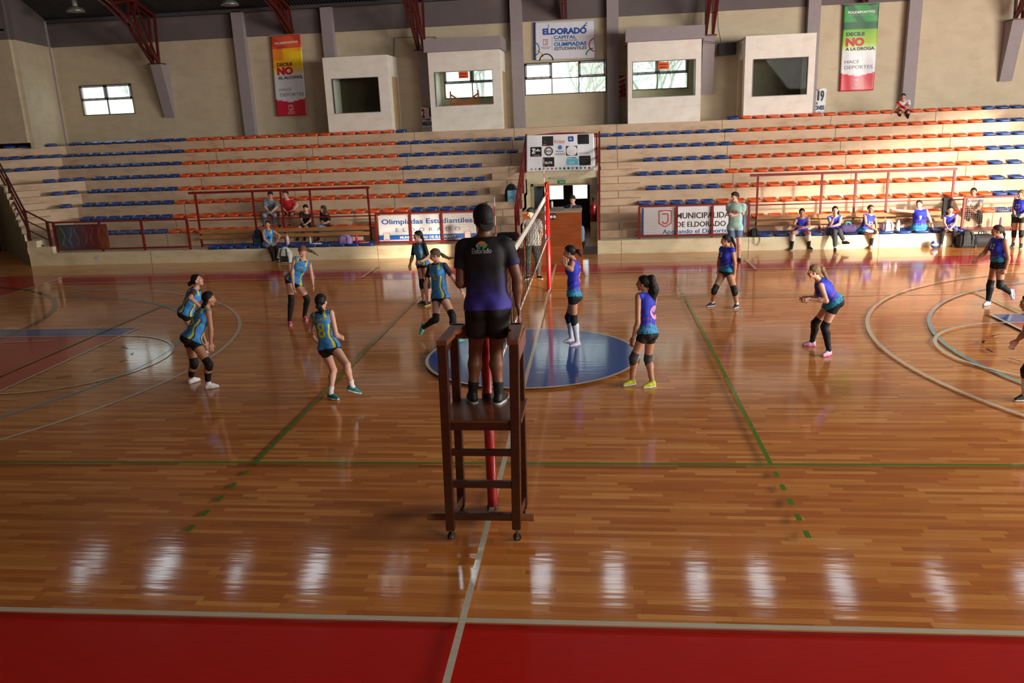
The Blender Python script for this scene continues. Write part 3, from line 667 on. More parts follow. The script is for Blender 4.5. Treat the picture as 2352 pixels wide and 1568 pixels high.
# capital sign
BL = (24, 78, 170); LB = (40, 110, 190)
cs = [P(q[0], q[1], 1, 18.40) for q in ((1228,138),(1367,133),(1365,46),(1227,51))]
r, pos, nrm, org = panel('capital_sign', cs, lambda u, v: (34, 84, 165) if (u < .018 or u > .988) else (226, 228, 240), 'white and blue sign board about student olympics above the wide window', 'sign', 60, 20, 0., .03)
letters(r, pos, nrm, org, [('ELDORADO', .14, .655, .73, .17, BL, .05), ('CAPITAL', .325, .535, .37, .09, LB, .03), ('PROVINCIAL DE LAS', .335, .475, .37, .04, GREY, .01),
    ('OLIMPIADAS', .325, .345, .54, .105, LB, .035), ('ESTUDIANTILES', .335, .24, .53, .085, (60, 62, 70), .02), ('MUNICIPALIDAD', .11, .325, .16, .02, GREY, .01), ('DE ELDORADO', .12, .29, .13, .02, GREY, .01),
    (box_, .292, .24, .004, .36, (150, 150, 160)), (arc(-1.3, 1.25), -.09, .12, .17, .34, LB), (arc(.05, 1.7), -.08, -.12, .22, .36, (232, 190, 40)), (arc(0, PI), .085, -.2, .22, .35, (30, 30, 36)),
    (arc(PI*.55, PI*1.45), .905, .18, .2, .34, (214, 40, 60)), (arc(PI*.5, PI), .855, -.1, .24, .36, (40, 150, 70)),
    (openline([(0, 0), (.4, .5), (.3, 1)], .14), .22, .80, .05, .14, BL), (openline([(0, .2), (.5, .5), (1, 1)], .16), .80, .80, .08, .15, BL), (openline([(.3, 0), (.5, .5), (1, .55)], .16), .80, .80, .08, .12, BL)]
    + [(outline([(0,0),(1,0),(1,1),(0,1)], .09), .15, .395, .07, .14, CRIM), (JAY, .15, .395, .07, .14, CRIM)])
# 2019 cut out boards (their other halves are hidden by the booths)
def clampx(m):
    m.v = [((min(v[0], -5.03) if v[0] < 0 else max(v[0], 8.37)), v[1], v[2]) for v in m.v]
def cut2019(xa, lab):
    y = 18.42; w, h = .64, .96; z = ZB; root = empty('year_sign', (xa+w/2, y, z), lab, 'sign')
    g = lambda a, b: (xa+a*w, y, z+b*h)
    m = MB(); pts = [(0,0),(.9,0),(.93,.35),(.98,.42),(.98,.72),(1.,.95),(.85,1.),(.6,.97),(.45,.9),(.05,.95),(0,.8),(.04,.4)]
    n = len(pts); fr = [g(*p) for p in pts]; bk = [(p[0], p[1]+.03, p[2]) for p in fr]; m.mat(0).add(fr+bk, [tuple(range(n)), tuple(range(2*n-1, n-1, -1))]+[(i, (i+1) % n, n+(i+1) % n, n+i) for i in range(n)])
    clampx(m); m.build('board', M('white_board', (222, 224, 230), .5), root, origin=root.location)
    m = MB(); o = (-.012)
    for s, a, b, ww, hh, mi in (('2', .05, .52, .19, .36, 0), ('O', .27, .56, .2, .3, 1), ('1', .5, .56, .12, .36, 2), ('9', .66, .52, .22, .4, 3), ('Bicentenario', .06, .44, .5, .05, 0), ('III', .33, .40, .2, .12, 4), ('MISIONES', .05, .22, .86, .16, 5), ('ARGENTINA', .05, .06, .86, .11, 6)):
        m.mat(mi); put_text(m, s, (xa+a*w, y-.004, z+b*h), (1,0,0), (0,0,1), ww*w, hh*h, .05 if mi in (0,3,2,5) else .01)
    clampx(m); m.build('lettering', [TX((150, 20, 40), 'maroon_ink'), TX((214, 190, 184), 'peach_ink'), TX((60, 40, 40), 'dark_ink'), TX((40, 70, 62), 'green_ink'), TX((60, 80, 140), 'indigo_ink'), TX((30, 50, 92), 'navy_ink'), TX((150, 160, 180), 'grey_ink')], root, origin=root.location)
cut2019(P(968, 280, 1, 18.42)[0], 'white year sign with maroon figure leaning beside the left hooded booth')
cut2019(P(1897, 240, 1, 18.42)[0]-.64, 'white year sign with dark green figure beside the rightmost booth')
# fire point by the bright booth
a = P(1421, 174, 1, 18.45); root = empty('fire_point', (a[0]+.2, 18.45, a[2]-.75), 'red and white striped fire extinguisher board beside the bright hooded booth', 'fire extinguisher board')
m = MB(); m.mat(0).box(a[0], a[0]+.26, 18.45, 18.48, a[2]-.75, a[2]); m.mat(1)
for i in range(4): z = a[2]-.7+i*.17; m.poly([(a[0], 18.447, z), (a[0]+.26, 18.447, z+.10), (a[0]+.26, 18.447, z+.17), (a[0], 18.447, z+.07)])
m.build('board', [M('sign_red', (176, 24, 30), .5), M('sign_white', (225, 222, 220), .5)], root, origin=root.location)
MB().lathe([(.001,0),(.07,.01),(.075,.35),(.05,.42),(.02,.44),(.02,.5)], (a[0]+.15, 18.34, a[2]-.72), 14).build('cylinder', M('extinguisher_red', (150, 16, 22), .3, coat=.4), root, origin=root.location)
# loudspeaker between the two right booths
a = P(1650, 99, 1, 17.9); b = P(1691, 125, 1, 17.9); x0, x1, z0, z1 = a[0], b[0], b[2], a[2]
root = empty('loudspeaker', ((x0+x1)/2, 17.95, z0), 'black wall loudspeaker between the two right white booths', 'loudspeaker')
MB().box(x0, x1, 17.85, 18.2, z0, z1).build('cabinet', M('black_cabinet', (30, 32, 36), .5), root, origin=root.location, bevel=.02)
m = MB(); m.box(x0+.03, x1-.03, 17.83, 17.85, z0+.03, z1-.03); m.build('grille', M('black_grille', (18, 18, 20), .7, .3, 60), root, origin=root.location)
MB().tube([((x0+x1)/2, 18.2, (z0+z1)/2), ((x0+x1)/2, YW-.045, (z0+z1)/2)], .025, 8).build('bracket', BLK, root, origin=root.location)
# conduit and cables
def tubes(name, pts, r, mat, lab, cat):
    tag(MB().tube(pts, r, 8).build(name, mat, origin=pts[0]), lab, cat)
PIPE = M('grey_green_conduit', (118, 130, 122), .5)
tubes('conduit', [P(905, 128, 1, 18.44), P(906, 87, 1, 18.44), P(918, 86, 1, 18.44), P(1000, 85, 1, 18.44), P(1005, 92, 1, 18.44)], .016, PIPE, 'thin grey conduit running up from the leftmost booth', 'conduit')
tubes('cable', [P(1616, 94, 1, 17.5), P(1655, 100, 1, 17.8), P(1690, 98, 1, 17.8), P(1710, 90, 1, 17.1)], .01, BLK, 'dark cable strung between the two right booths', 'cable')
tubes('cable', [P(1648, 0, 1, 18.3), P(1649, 60, 1, 18.3), P(1656, 98, 1, 18.2)], .01, BLK, 'black cable dropping to the wall loudspeaker', 'cable')
# hanging lamps
for (px, py, lab) in ((173, 20, 'grey metal bell lamp hanging at the upper left beside the big truss'), (527, 5, 'grey metal bell lamp hanging at the top edge left of the yellow banner')):
    y = 15.6; c_ = P(px, py, 1, y); ppm = 62.; root = empty('hanging_lamp', (c_[0], y, c_[2]-.1), lab, 'lamp')
    MB().lathe([(.30,-.10),(.31,-.08),(.24,.02),(.10,.07),(.09,.08)], (c_[0], y, c_[2]), 24).build('lamp_shade', M('brushed_aluminium', (150, 148, 144), .35, metal=.6), root, origin=root.location)
    MB().lathe([(.09,.07),(.085,.34),(.03,.36)], (c_[0], y, c_[2]), 18).build('lamp_housing', M('pale_housing', (168, 170, 172), .3, metal=.4), root, origin=root.location)
    MB().tube([(c_[0], y, c_[2]+.35), (c_[0], y, ceil_z(y))], .012, 6).build('hanging_rod', BLK, root, origin=root.location)
# ------------------------------------------------------------------ guard panels, banners and bench shelters
RX = M('dark_red_rail', (122, 26, 24), .45, .15, 6)
def guard(x0, x1, posts, wires, lab, far=None):
    y = 10.95; root = empty('guard_rail', ((x0+x1)/2, y, Z0), lab, 'guard rail')
    f = MB(); f.bar((x0,y,1.33), (x1,y,1.33), .05); f.bar((x0,y,.47), (x1,y,.47), .05); f.build('rail', RX, root, origin=root.location)
    for x in posts: MB().box(x-.03, x+.03, y-.03, y+.03, Z0, 1.33).build('post', RX, root, origin=root.location)
    w = MB()
    for a, b in wires:
        n = int((b-a)/.055)
        for i in range(1, n): x = a+(b-a)*i/n; w.box(x-.0022, x+.0022, y-.002, y+.002, .47, 1.31)
        for j in range(1, 16): z = .47+.84*j/16; w.box(a, b, y-.002, y+.002, z-.0022, z+.0022)
    w.build('wire_mesh', M('dull_wire', (150, 132, 118), .5, metal=.4), root, origin=root.location)
guard(-16.15, -11.68, (-16.15, -14.6, -13.19, -11.68), ((-14.3, -13.2), (-13.18, -11.7)), 'dark red mesh guard rail with a picture banner at the far left')
guard(-5.66, -2.5, (-5.66, -4.6, -3.64, -2.5), ((-3.62, -2.52),), 'red mesh guard rail carrying the student olympics banner')
guard(2.21, 5.32, (2.21, 3.29, 4.3, 5.32), ((2.23, 3.27),), 'dark red mesh guard rail carrying the municipality banner')
guard(11.15, 14.9, (11.15, 12.48, 13.7, 14.9), ((11.17, 12.46), (12.5, 13.7)), 'dark red mesh guard rail at the far right end of the bench')
def shelter(x0, x1, posts, lab):
    y = 11.42; root = empty('bench_shelter_frame', ((x0+x1)/2, y, Z0), lab, 'bench frame')
    b = MB(); b.box(x0-.22, x1+.06, y-.02, y+.05, 2.05, 2.12); b.build('top_beam', RX, root, origin=root.location)
    for x in posts: MB().box(x-.027, x+.027, y-.027, y+.027, Z0, 2.06).build('post', RX, root, origin=root.location)
    MB().box(x0-.3, x1+.34, y-.05, y-.025, 1.215, 1.25).build('middle_rail', RX, root, origin=root.location)
    MB().box(x0, x1, y-.05, y-.022, .44, .475).build('lower_rail', RX, root, origin=root.location)
    for z0, z1 in ((.812, .925), (.648, .748)): MB().box(x0, x1, y-.085, y-.05, z0, z1).build('backrest_plank', PLK, root, origin=root.location)
PLK = M('varnished_plank', (178, 124, 74), .4, .22, 3, coat=.3, stretch=(1, 1, 9))
shelter(-11.53, -5.98, (-11.53, -9.66, -8.75, -7.81, -5.98), 'dark red frame with two wooden planks behind the left bench')
shelter(5.62, 11.0, (5.62, 7.41, 8.34, 9.22, 11.0), 'dark red frame with two wooden planks behind the right bench')
# banners on the guards
def gpanel(x0, x1, z0, z1, y): return [(x0,y,z0),(x1,y,z0),(x1,y,z1),(x0,y,z1)]
def ol(u, v): return (36, 100, 190) if .10 < v < .29 else (232, 234, 238)
r, pos, nrm, org = panel('cloth_banner', gpanel(-5.62, -2.62, .43, 1.27, 10.99), ol, 'white banner with blue student olympics lettering behind the referee', 'banner', 80, 40, .012, .004, seed=2)
OB = (30, 96, 180)
letters(r, pos, nrm, org, [('Olimpiadas Estudiantiles', .04, .62, .93, .24, OB, .02), ('E  L  D  O  R  A  D  O', .18, .40, .66, .13, OB, -.004), ('MUNICIPALIDAD DE ELDORADO', .22, .145, .57, .095, WH, .035)]
        + emblem(.045, .05, .075, .32, (190, 60, 90), WH) + emblem(.875, .05, .075, .32, (190, 60, 90), WH))
r, pos, nrm, org = panel('cloth_banner', gpanel(2.29, 5.27, .44, 1.28, 10.99), lambda u, v: (40, 90, 180) if (u < .022 or .955 < u < .985) else (232, 234, 238), 'white municipality banner with red shield behind the man in mint shirt', 'banner', 80, 20, .010, .004, seed=5)
BK = (32, 34, 44)
letters(r, pos, nrm, org, [('MUNICIPALIDAD', .335, .60, .56, .20, BK, .01), ('DE ELDORADO', .335, .31, .47, .18, BK, .01), ('Apoyando el Deporte!', .20, .04, .64, .20, (50, 104, 170), .01)] + emblem(.155, .34, .14, .56, (206, 40, 50)))
def mural(u, v):
    base = [(84, 92, 74), (96, 106, 130), (112, 74, 84), (116, 46, 52), (176, 106, 62)]
    q = u*4; i = min(3, int(q)); t = q-i; c0, c1 = base[i], base[i+1]; n = .80+.10*math.sin(u*23+v*5)*math.sin(v*7+u*31)
    fig = any(abs(u-fx-.03*math.sin(v*8+fx*30)) < .018 and .15 < v < .9 for fx in (.12, .27, .38, .55, .68, .84))
    k = 1.35 if fig else 1.
    return tuple(min(235, int((c0[j]*(1-t)+c1[j]*t)*n*k)) for j in range(3))
panel('picture_banner', gpanel(-16.07, -14.32, .48, 1.26, 10.91), mural, 'dim printed picture banner of players tied to the far left guard rail', 'banner', 110, 40, .006, .004)
# ------------------------------------------------------------------ passage handrails with the sponsor banner
def passage_rail(x, lab):
    root = empty('handrail', (x, 11.0, Z0), lab, 'handrail'); y0, y1 = 10.95, 15.2
    def zz(y): return Z0 + (y-10.95)/(15.2-10.95)*(row_z(5)-Z0)
    f = MB()
    for h in (1.0, .72, .44): f.bar((x,y0,zz(y0)+h), (x,y1,zz(y1)+h), .05)
    f.build('rail', RX, root, origin=root.location)
    for i in range(6): y = y0+(y1-y0)*i/5; MB().box(x-.03, x+.03, y-.03, y+.03, zz(y)-.02 if i else Z0, zz(y)+1.02).build('post', RX, root, origin=root.location)
    return zz
passage_rail(TX0-.05, 'red sloping handrail on the left side of the middle passage'); passage_rail(TX1+.05, 'red sloping handrail on the right side of the middle passage')
root = empty('handrail', (-.18, FY, row_z(5)), 'red cross rail above the middle passage holding the sponsor banner', 'handrail')
m = MB(); pts = [(TX0+.02+(TX1-TX0)*i/10, FY, 3.36+.06*math.sin(PI*i/10)) for i in range(11)]; m.tube(pts, .028, 8); m.bar((TX0, FY, 2.9), (TX1, FY, 2.9), .04); m.bar((TX0, FY, 2.6), (TX1, FY, 2.6), .04); m.build('rail', RX, root, origin=root.location)
for x in (TX0+.03, TX1-.03): MB().box(x-.025, x+.025, FY-.025, FY+.025, row_z(5), 3.38).build('post', RX, root, origin=root.location)
YS = FY-.07
cs = [P(1209, 395, 1, YS), P(1367, 391, 1, YS), P(1364, 306, 1, YS), P(1209, 311, 1, YS)]
r, pos, nrm, org = panel('sponsor_banner', cs, lambda u, v: (232, 234, 240), 'white sponsor banner with black logo squares hanging over the middle passage', 'banner', 50, 24, .018, .004, seed=3, freq=(14, 6))
BQ = (26, 26, 30); it = []
for (u, v) in ((.235, .70), (.76, .72), (.06, .42), (.585, .42), (.245, .13), (.775, .145)): it.append((box_, u, v, .165, .26, BQ))
it += [(disc, .265, .43, .13, .25, (70, 72, 76)), (disc, .285, .47, .09, .17, (210, 210, 214)), (box_, .59, .17, .17, .16, (90, 200, 226)), (box_, .62, .80, .08, .14, (30, 80, 160))]
it += [('Krizer', .42, .76, .16, .10, (226, 110, 70), 0.), ('Z', .075, .50, .06, .14, WH, .06), ('Zeta', .10, .56, .11, .05, WH, .03), ('deportes', .08, .44, .12, .03, WH, .02), ('MON', .60, .49, .13, .11, WH, .05), ('NOVEN', .78, .45, .14, .05, (150, 160, 190), .0), ('22', .80, .85, .07, .09, (222, 170, 60), .03),
       ('ACCESORIOS', .775, .76, .13, .03, WH, .02), ('ELITE', .275, .21, .11, .06, WH, .03), ('MOD', .29, .53, .08, .05, BQ, .03), ('CUATRO DE ARTE', .42, .44, .15, .055, GREY, .0), ('BELLEZA', .44, .53, .11, .03, LB, .02), (disc, .465, .59, .065, .12, (70, 130, 190)), ('Sing', .63, .83, .09, .07, WH, .02),
       ('SPORTS', .25, .72, .12, .03, (226, 130, 60), .02), (arc(0, 5, .12), .275, .77, .08, .15, (150, 150, 156)), ('FITNESS', .605, .34, .13, .04, (40, 110, 180), .02), ('gym', .79, .22, .13, .08, (60, 70, 190), .02), ('UPA', .63, .2, .08, .05, WH, .02)]
for k in range(15):
    c_ = [(150,150,156),(170,170,176),(60,60,66),(150,40,110),(110,180,220),(200,70,70),(140,140,146),(60,150,80),(40,60,140),(50,50,56),(50,170,180),(60,66,76),(90,110,170),(40,130,70),(180,40,40)][k]
    it.append((disc, .06+.06*k, .045, .032, .06, c_))
letters(r, pos, nrm, org, it)
# stair rail at the left passage
root = empty('handrail', (-17.05, 11, Z0), 'dark red stair rail climbing beside the left passage', 'handrail')
def RL(t, z): return (-17.08-.7071*t, 11.0+.7071*t, z)
m = MB()
for h in (0, -.30, -.60): m.bar(RL(0, 1.74+h), RL(4.6, 3.62+h), .05)
m.bar(RL(4.6, 3.62), (RL(4.6,0)[0]-3*.766, RL(4.6,0)[1]-3*.643, 3.62), .04); m.bar(RL(4.6, 3.3), (RL(4.6,0)[0]-3*.766, RL(4.6,0)[1]-3*.643, 3.3), .04)
m.bar(RL(0, 1.74), (-16.33, 10.95, 1.36), .04)
for h in (.33, .62, .93): m.bar(RL(0, 1.74-h), (-16.33, 10.95, 1.38-h), .03)
m.bar((-16.33, 10.95, 1.36), (-16.15, 10.95, 1.34), .04)
m.build('rail', REDD, root, origin=root.location)
for q, z0, z1 in ((RL(0,0), .7, 1.76), ((-16.35, 10.95, 0), .5, 1.38), (RL(2.3,0), 1.7, 2.7), (RL(4.6,0), 2.6, 3.64)): MB().box(q[0]-.035, q[0]+.035, q[1]-.03, q[1]+.03, z0, z1).build('post', REDD, root, origin=root.location)
# exit sign, tube lamp
a = P(1283, 414, 1, FY-.02); b = P(1299, 421, 1, FY-.02); m = MB(); m.mat(0).box(a[0], b[0], FY-.04, FY-.001, b[2], a[2]); m.mat(1); put_text(m, 'SALIDA', (a[0]+.03, FY-.041, b[2]+.03), (1,0,0), (0,0,1), b[0]-a[0]-.06, a[2]-b[2]-.06, .03)
tag(m.build('exit_sign', [M('exit_green', (40, 150, 100), .4), M('exit_white', (230, 240, 235), .4)], origin=((a[0]+b[0])/2, FY-.02, b[2])), 'small green exit sign above the passage door', 'sign')
a = P(1264, 409, 1, FY-.06); b = P(1299, 408, 1, FY-.06); root = empty('tube_lamp', ((a[0]+b[0])/2, FY-.06, a[2]), 'unlit white tube lamp above the green exit sign', 'lamp')
MB().tube([(a[0], FY-.06, a[2]), (b[0], FY-.06, a[2])], .016, 8).build('tube', M('tube_white', (225, 228, 230), .3), root, origin=root.location)
MB().box(a[0], b[0], FY-.045, FY-.001, a[2]-.02, a[2]+.025).build('lamp_base', M('lamp_base_grey', (150, 150, 150), .5), root, origin=root.location)
# ------------------------------------------------------------------ seats
def seat_mesh(name, mat):
    W, D = .205, .19; nu, nv = 12, 10; vs = []; fs = []
    def pt(u, v, s):      # u across, v back(+1) to front(-1)
        a = abs(u)**4+abs(v)**4; k = 1/max(1, a**.25) if a > 0 else 1
        x, y = u*k*W, v*k*D; e = max(abs(u), abs(v))
        rim = .075+.030*(v+1)/2*1.9 if True else 0
        if s == 0:
            z = rim-.038*(1-min(1, max(0, e-.45)/.4)) ; z -= .014*max(0, e-.9)/.1
        else:
            z = rim-.05 if e < .8 else (.0 if e > .9 else rim-.05-.2*(e-.8)); x *= .97; y *= .97
            if e > .95: x *= .93; y *= .93; z = .0+.025*(v+1)
        return (x, y, z)
    for s in (0, 1):
        for j in range(nv+1):
            for i in range(nu+1): vs.append(pt(-1+2*i/nu, -1+2*j/nv, s))
    K = (nu+1)*(nv+1)
    for j in range(nv):
        for i in range(nu):
            a = j*(nu+1)+i; fs.append((a, a+1, a+nu+2, a+nu+1)); fs.append((K+a, K+a+nu+1, K+a+nu+2, K+a+1))
    for i in range(nu): fs.append((i, K+i, K+i+1, i+1)); q = nv*(nu+1)+i; fs.append((q, q+1, K+q+1, K+q))
    for j in range(nv): q = j*(nu+1); fs.append((q, q+nu+1, K+q+nu+1, K+q)); q += nu; fs.append((q, K+q, K+q+nu+1, q+nu+1))
    me = bpy.data.meshes.new(name); me.from_pydata(vs, [], fs); me.materials.append(mat); me.polygons.foreach_set('use_smooth', [True]*len(me.polygons)); return me, vs, fs
ORM = M('orange_plastic', (240, 88, 26), .32, .05, 3, coat=.3); BLM = M('blue_plastic', (18, 66, 140), .32, .05, 3, coat=.3)
me_o, SV, SF = seat_mesh('plastic_seat', ORM); me_b, _, _ = seat_mesh('plastic_seat', BLM)
SEATS = []   # (x, y, z, colour, side, tier)
def row(k, pxa, pxb, py, color, side):
    y = row_y(k)+.17; z = row_z(k)
    xa, xb = P(pxa, py, 1, y)[0], P(pxb, py, 1, y)[0]; n = max(1, round((xb-xa)/.478)+1)
    for i in range(n): SEATS.append((xa+(xb-xa)*i/max(1, n-1), y, z, color, side, k))
L, Rr = 'left', 'right'
row(8, 172, 415, 332, 'b', L); row(8, 442, 894, 322, 'o', L); row(8, 922, 922, 306, 'b', L)
row(8, 1683, 1683, 275, 'b', Rr); row(8, 1714, 2236, 262, 'o', Rr); row(8, 2269, 2402, 247, 'b', Rr)
row(7, 163, 410, 358, 'b', L); row(7, 438, 897, 346, 'o', L); row(7, 926, 1195, 330, 'b', L)
row(7, 1389, 1674, 310, 'b', Rr); row(7, 1706, 2238, 294, 'o', Rr); row(7, 2270, 2405, 277, 'b', Rr)
row(6, 152, 404.6, 385, 'b', L); row(6, 432, 902, 370, 'o', L); row(6, 931, 1178, 358, 'b', L)
row(6, 1406, 1665, 340, 'b', Rr); row(6, 1697, 2239, 325, 'o', Rr); row(6, 2270, 2408, 308, 'b', Rr)
row(5, 226, 399, 412, 'b', L); row(5, 427, 907, 398, 'o', L); row(5, 937.5, 1094, 388, 'b', L)
row(5, 1490, 1656.6, 369, 'b', Rr); row(5, 1690, 2243, 357, 'o', Rr); row(5, 2278, 2412, 340, 'b', Rr)
row(4, 217, 394, 440, 'b', L); row(4, 423, 914.6, 427, 'o', L); row(4, 945, 1105, 418, 'b', L)
row(4, 1476.7, 1647, 402, 'b', Rr); row(4, 1681, 2247, 389, 'o', Rr); row(4, 2284, 2416, 374, 'b', Rr)
row(3, 205, 386, 473, 'b', L); row(3, 416, 919.7, 460, 'o', L); row(3, 952, 1083.5, 450, 'b', L)
row(3, 1496.6, 1636.7, 434, 'b', Rr); row(3, 1670.6, 2251, 423, 'o', Rr); row(3, 2288.5, 2421, 410, 'b', Rr)
row(2, 200, 382, 506, 'b', L); row(2, 412, 927, 494, 'o', L); row(2, 960.5, 1093, 484, 'b', L)
row(2, 1482, 1624.7, 470, 'b', Rr); row(2, 1660, 2258, 457, 'o', Rr); row(2, 2294.5, 2395, 444, 'b', Rr)
row(1, 255, 371, 538, 'b', L); row(1, 403, 852, 530, 'o', L); row(1, 1741, 2265.6, 495, 'o', Rr); row(1, 2299.5, 2405, 480, 'b', Rr)
# left end: corner seats, turned towards the court
for k, pts in ((8, [(119,338),(88,340),(55,341),(22,342)]), (7, [(131,362.5),(101,364),(68,366),(34,368),(2,370)]), (6, [(115,390),(82,392),(48,394),(14,396)]), (5, [(183,415),(149,419),(114,422)]), (4, [(167,446),(131.6,450)]), (3, [(152,479)])):
    m = miter(k); q0 = m-WN*.17
    for (px, py) in pts:
        d = ray(px, py); n = np.array([WN.x, WN.y, 0]); t = ((np.array([q0.x, q0.y, 0])-CAM_P)@n)/(d@n); q = CAM_P+d*t
        SEATS.append((q[0], q[1], row_z(k), 'c', L, k))
TIER = {1: 'first tier up', 2: 'second tier up', 3: 'third tier up', 4: 'fourth tier up', 5: 'fifth tier up', 6: 'sixth tier up', 7: 'seventh tier up', 8: 'top tier'}
BENCH = []
for x0, x1, n in ((-10.86, -5.95, 12), (5.77, 11.0, 12)):
    for i in range(n): BENCH.append((x0+(x1-x0)*i/(n-1), YB+.19, Z0, 'b', L if x0 < 0 else Rr, 0))
allseats = SEATS+BENCH
allseats.sort(key=lambda s: (s[0]-CAM_P[0])**2*.6+(s[1]-CAM_P[1])**2+(s[2]-CAM_P[2])**2)
# nearest 300 one by one, the rest of the upper tiers as one
def seat_key(s): return s[5]
near = sorted(allseats, key=lambda s: (0 if s[3] == 'c' else s[5], abs(s[0])))[:300]; ns = set(map(id, near))
for s in allseats:
    if id(s) not in ns: continue
    x, y, z, c_, side, k = s
    o = link('plastic_seat', me_o if c_ == 'o' else me_b); o.location = (x, y, z); o.scale = ((.98, 1, 1) if x < 0 else (1.04, 1, 1)) if k == 0 else (1, 1, 1)
    if k == 0:
        g = 'blue seats of the %s players bench' % side; lb = 'blue plastic seat on the %s low bench wall' % side
    elif c_ == 'c': g = 'blue seats at the left end, tier %d' % k; lb = 'blue plastic seat left of the left end aisle, %s' % TIER[k]; o.rotation_euler.z = math.atan2(.643, .766)
    else:
        cn = 'orange' if c_ == 'o' else 'blue'; blk = side
        if c_ == 'b' and side == L: blk = 'left stand dark end' if x < -12 else 'left stand near the middle stairs'
        elif c_ == 'b': blk = 'right stand near the middle stairs' if x < 8 else 'right stand bright end'
        else: blk = side+' stand'
        lb = '%s plastic seat of the %s, %s' % (cn, blk, TIER[k]); g = '%s seats, %s, %s' % (cn, blk, TIER[k])
    tag(o, lb, 'seat', g)
sm = MB()
for s in allseats:
    if id(s) in ns: continue
    sm.mat(0 if s[3] == 'o' else 1).add([(v[0]+s[0], v[1]+s[1], v[2]+s[2]) for v in SV], SF, True)
tag(sm.build('plastic_seats', [ORM, BLM]), 'rows of orange and blue plastic seats on the upper tiers of the stand', 'seats', 'seats of the upper tiers', 'stuff')
# ------------------------------------------------------------------ net, posts, antennas
POST = M('red_post_paint', (160, 14, 18), .3, .08, 4, coat=.4)
for yy, lab, rope in ((-5.556, 'red round net post standing behind the referee stand', 0), (5.506, 'red round net post on the far side of the court', 1)):
    c_ = court(0, yy); root = empty('net_post', c_, lab, 'net post')
    MB().lathe([(.052,.0),(.052,2.5),(.0005,2.5)], (0,0,0), 24).build('pole', POST, root)
    MB().lathe([(.060,.0),(.060,.035),(.05,.04)], (0,0,0), 24).build('base_ring', M('black_rubber', (22, 20, 20), .6), root)
    MB().lathe([(.056,1.18),(.056,1.26)], (0,0,0), 20).build('clamp', M('dark_band', (60, 30, 34), .5), root)
    if rope: MB().tube([(.03,-.055,2.49),(-.01,-.06,2.40),(-.035,-.06,2.26)], .009, 6).tube([(-.04,-.055,2.27),(.05,-.055,2.25)], .008, 6).tube([(.01,-.058,2.45),(.045,-.06,1.9),(.04,-.062,1.75)], .005, 6).build('rope', M('orange_rope', (214, 110, 40), .7), root)
NT = 2.24; NB = 1.24; ya, yb = -4.75, 4.75
root = empty('volleyball_net', court(0, 0, 0), 'black volleyball net with white top tape across the court', 'net', rz=TH)
def zt(y): return NT - .025*(1-(y/4.75)**2)
m = MB(); r = .0024; n = 95
for i in range(n+1):
    y = ya+(yb-ya)*i/n; dx = .012*math.sin(i*1.7); m.add([(dx-r,y-r,NB),(dx+r,y-r,NB),(dx+r,y+r,NB),(dx-r,y+r,NB),(-r,y-r,zt(y)),(r,y-r,zt(y)),(r,y+r,zt(y)),(-r,y+r,zt(y))], [(0,1,5,4),(1,2,6,5),(2,3,7,6),(3,0,4,7)])
for j in range(1, 10):
    f = j/10
    for i in range(n):
        y0, y1 = ya+(yb-ya)*i/n, ya+(yb-ya)*(i+1)/n; z0, z1 = NB+(zt(y0)-NB)*f+.006*math.sin(i*2.1+j), NB+(zt(y1)-NB)*f+.006*math.sin((i+1)*2.1+j); m.bar((0,y0,z0), (0,y1,z1), r*2)
m.build('net_mesh', M('black_cord', (22, 20, 20), .7), root)
m = MB()
for i in range(40): y0, y1 = ya+(yb-ya)*i/40, ya+(yb-ya)*(i+1)/40; m.bar((0,y0,zt(y0)-.032), (0,y1,zt(y1)-.045), .022, .095)
m.build('top_tape', M('white_tape', (205, 196, 186), .7, .08, 8), root)
m = MB(); m.bar((0,ya,NB), (0,yb,NB), .010, .045); m.build('bottom_tape', M('white_tape', (205, 196, 186), .7), root)
m = MB()
for s in (-1, 1): m.tube([(0, s*4.75, 2.2), (0, s*5.48, 2.25)], .006, 6); m.tube([(0, s*4.75, NB), (0, s*5.48, 1.22)], .006, 6)
m.build('net_cord', M('pale_cord', (190, 180, 168), .7), root)
for y, lab in ((-4.4, 'red and white antenna on the near end of the net'), (4.5, 'red and white antenna on the far end of the net')):
    c_ = court(.012, y, 1.26); m = MB()
    for k in range(18): m.mat(k % 2).tube([(0,0,k*.1), (0,0,k*.1+.1)], .0055, 8)
    tag(m.build('net_antenna', [M('antenna_red', (190, 20, 26), .4), M('antenna_white', (225, 222, 218), .4)]), lab, 'antenna').location = c_
# ------------------------------------------------------------------ referee stand
DW = M('dark_varnished_wood', (66, 34, 22), .32, .3, 3, coat=.5, stretch=(1, 1, 7)); DW2 = M('worn_brown_wood', (126, 68, 38), .38, .3, 3, coat=.4, stretch=(6, 1, 1))
root = empty('referee_stand', (.07, -5.93, 0), 'tall brown wooden referee stand on castors beside the near net post', 'referee stand')
ZP = 1.215
FLx = [(-.275, -6.215), (.415, -6.20)]; RLx = [(-.225, -5.66), (.425, -5.64)]
yf, yr = -6.205, -5.65
def leg(x0, y0, x1, y1, z0, z1, w=.085, nm='leg'): return MB().add([(x0-w/2,y0-w/2,z0),(x0+w/2,y0-w/2,z0),(x0+w/2,y0+w/2,z0),(x0-w/2,y0+w/2,z0),(x1-w/2,y1-w/2,z1),(x1+w/2,y1-w/2,z1),(x1+w/2,y1+w/2,z1),(x1-w/2,y1+w/2,z1)], [(0,3,2,1),(4,5,6,7),(0,1,5,4),(1,2,6,5),(2,3,7,6),(3,0,4,7)]).build(nm, DW, root, origin=root.location, bevel=.008)
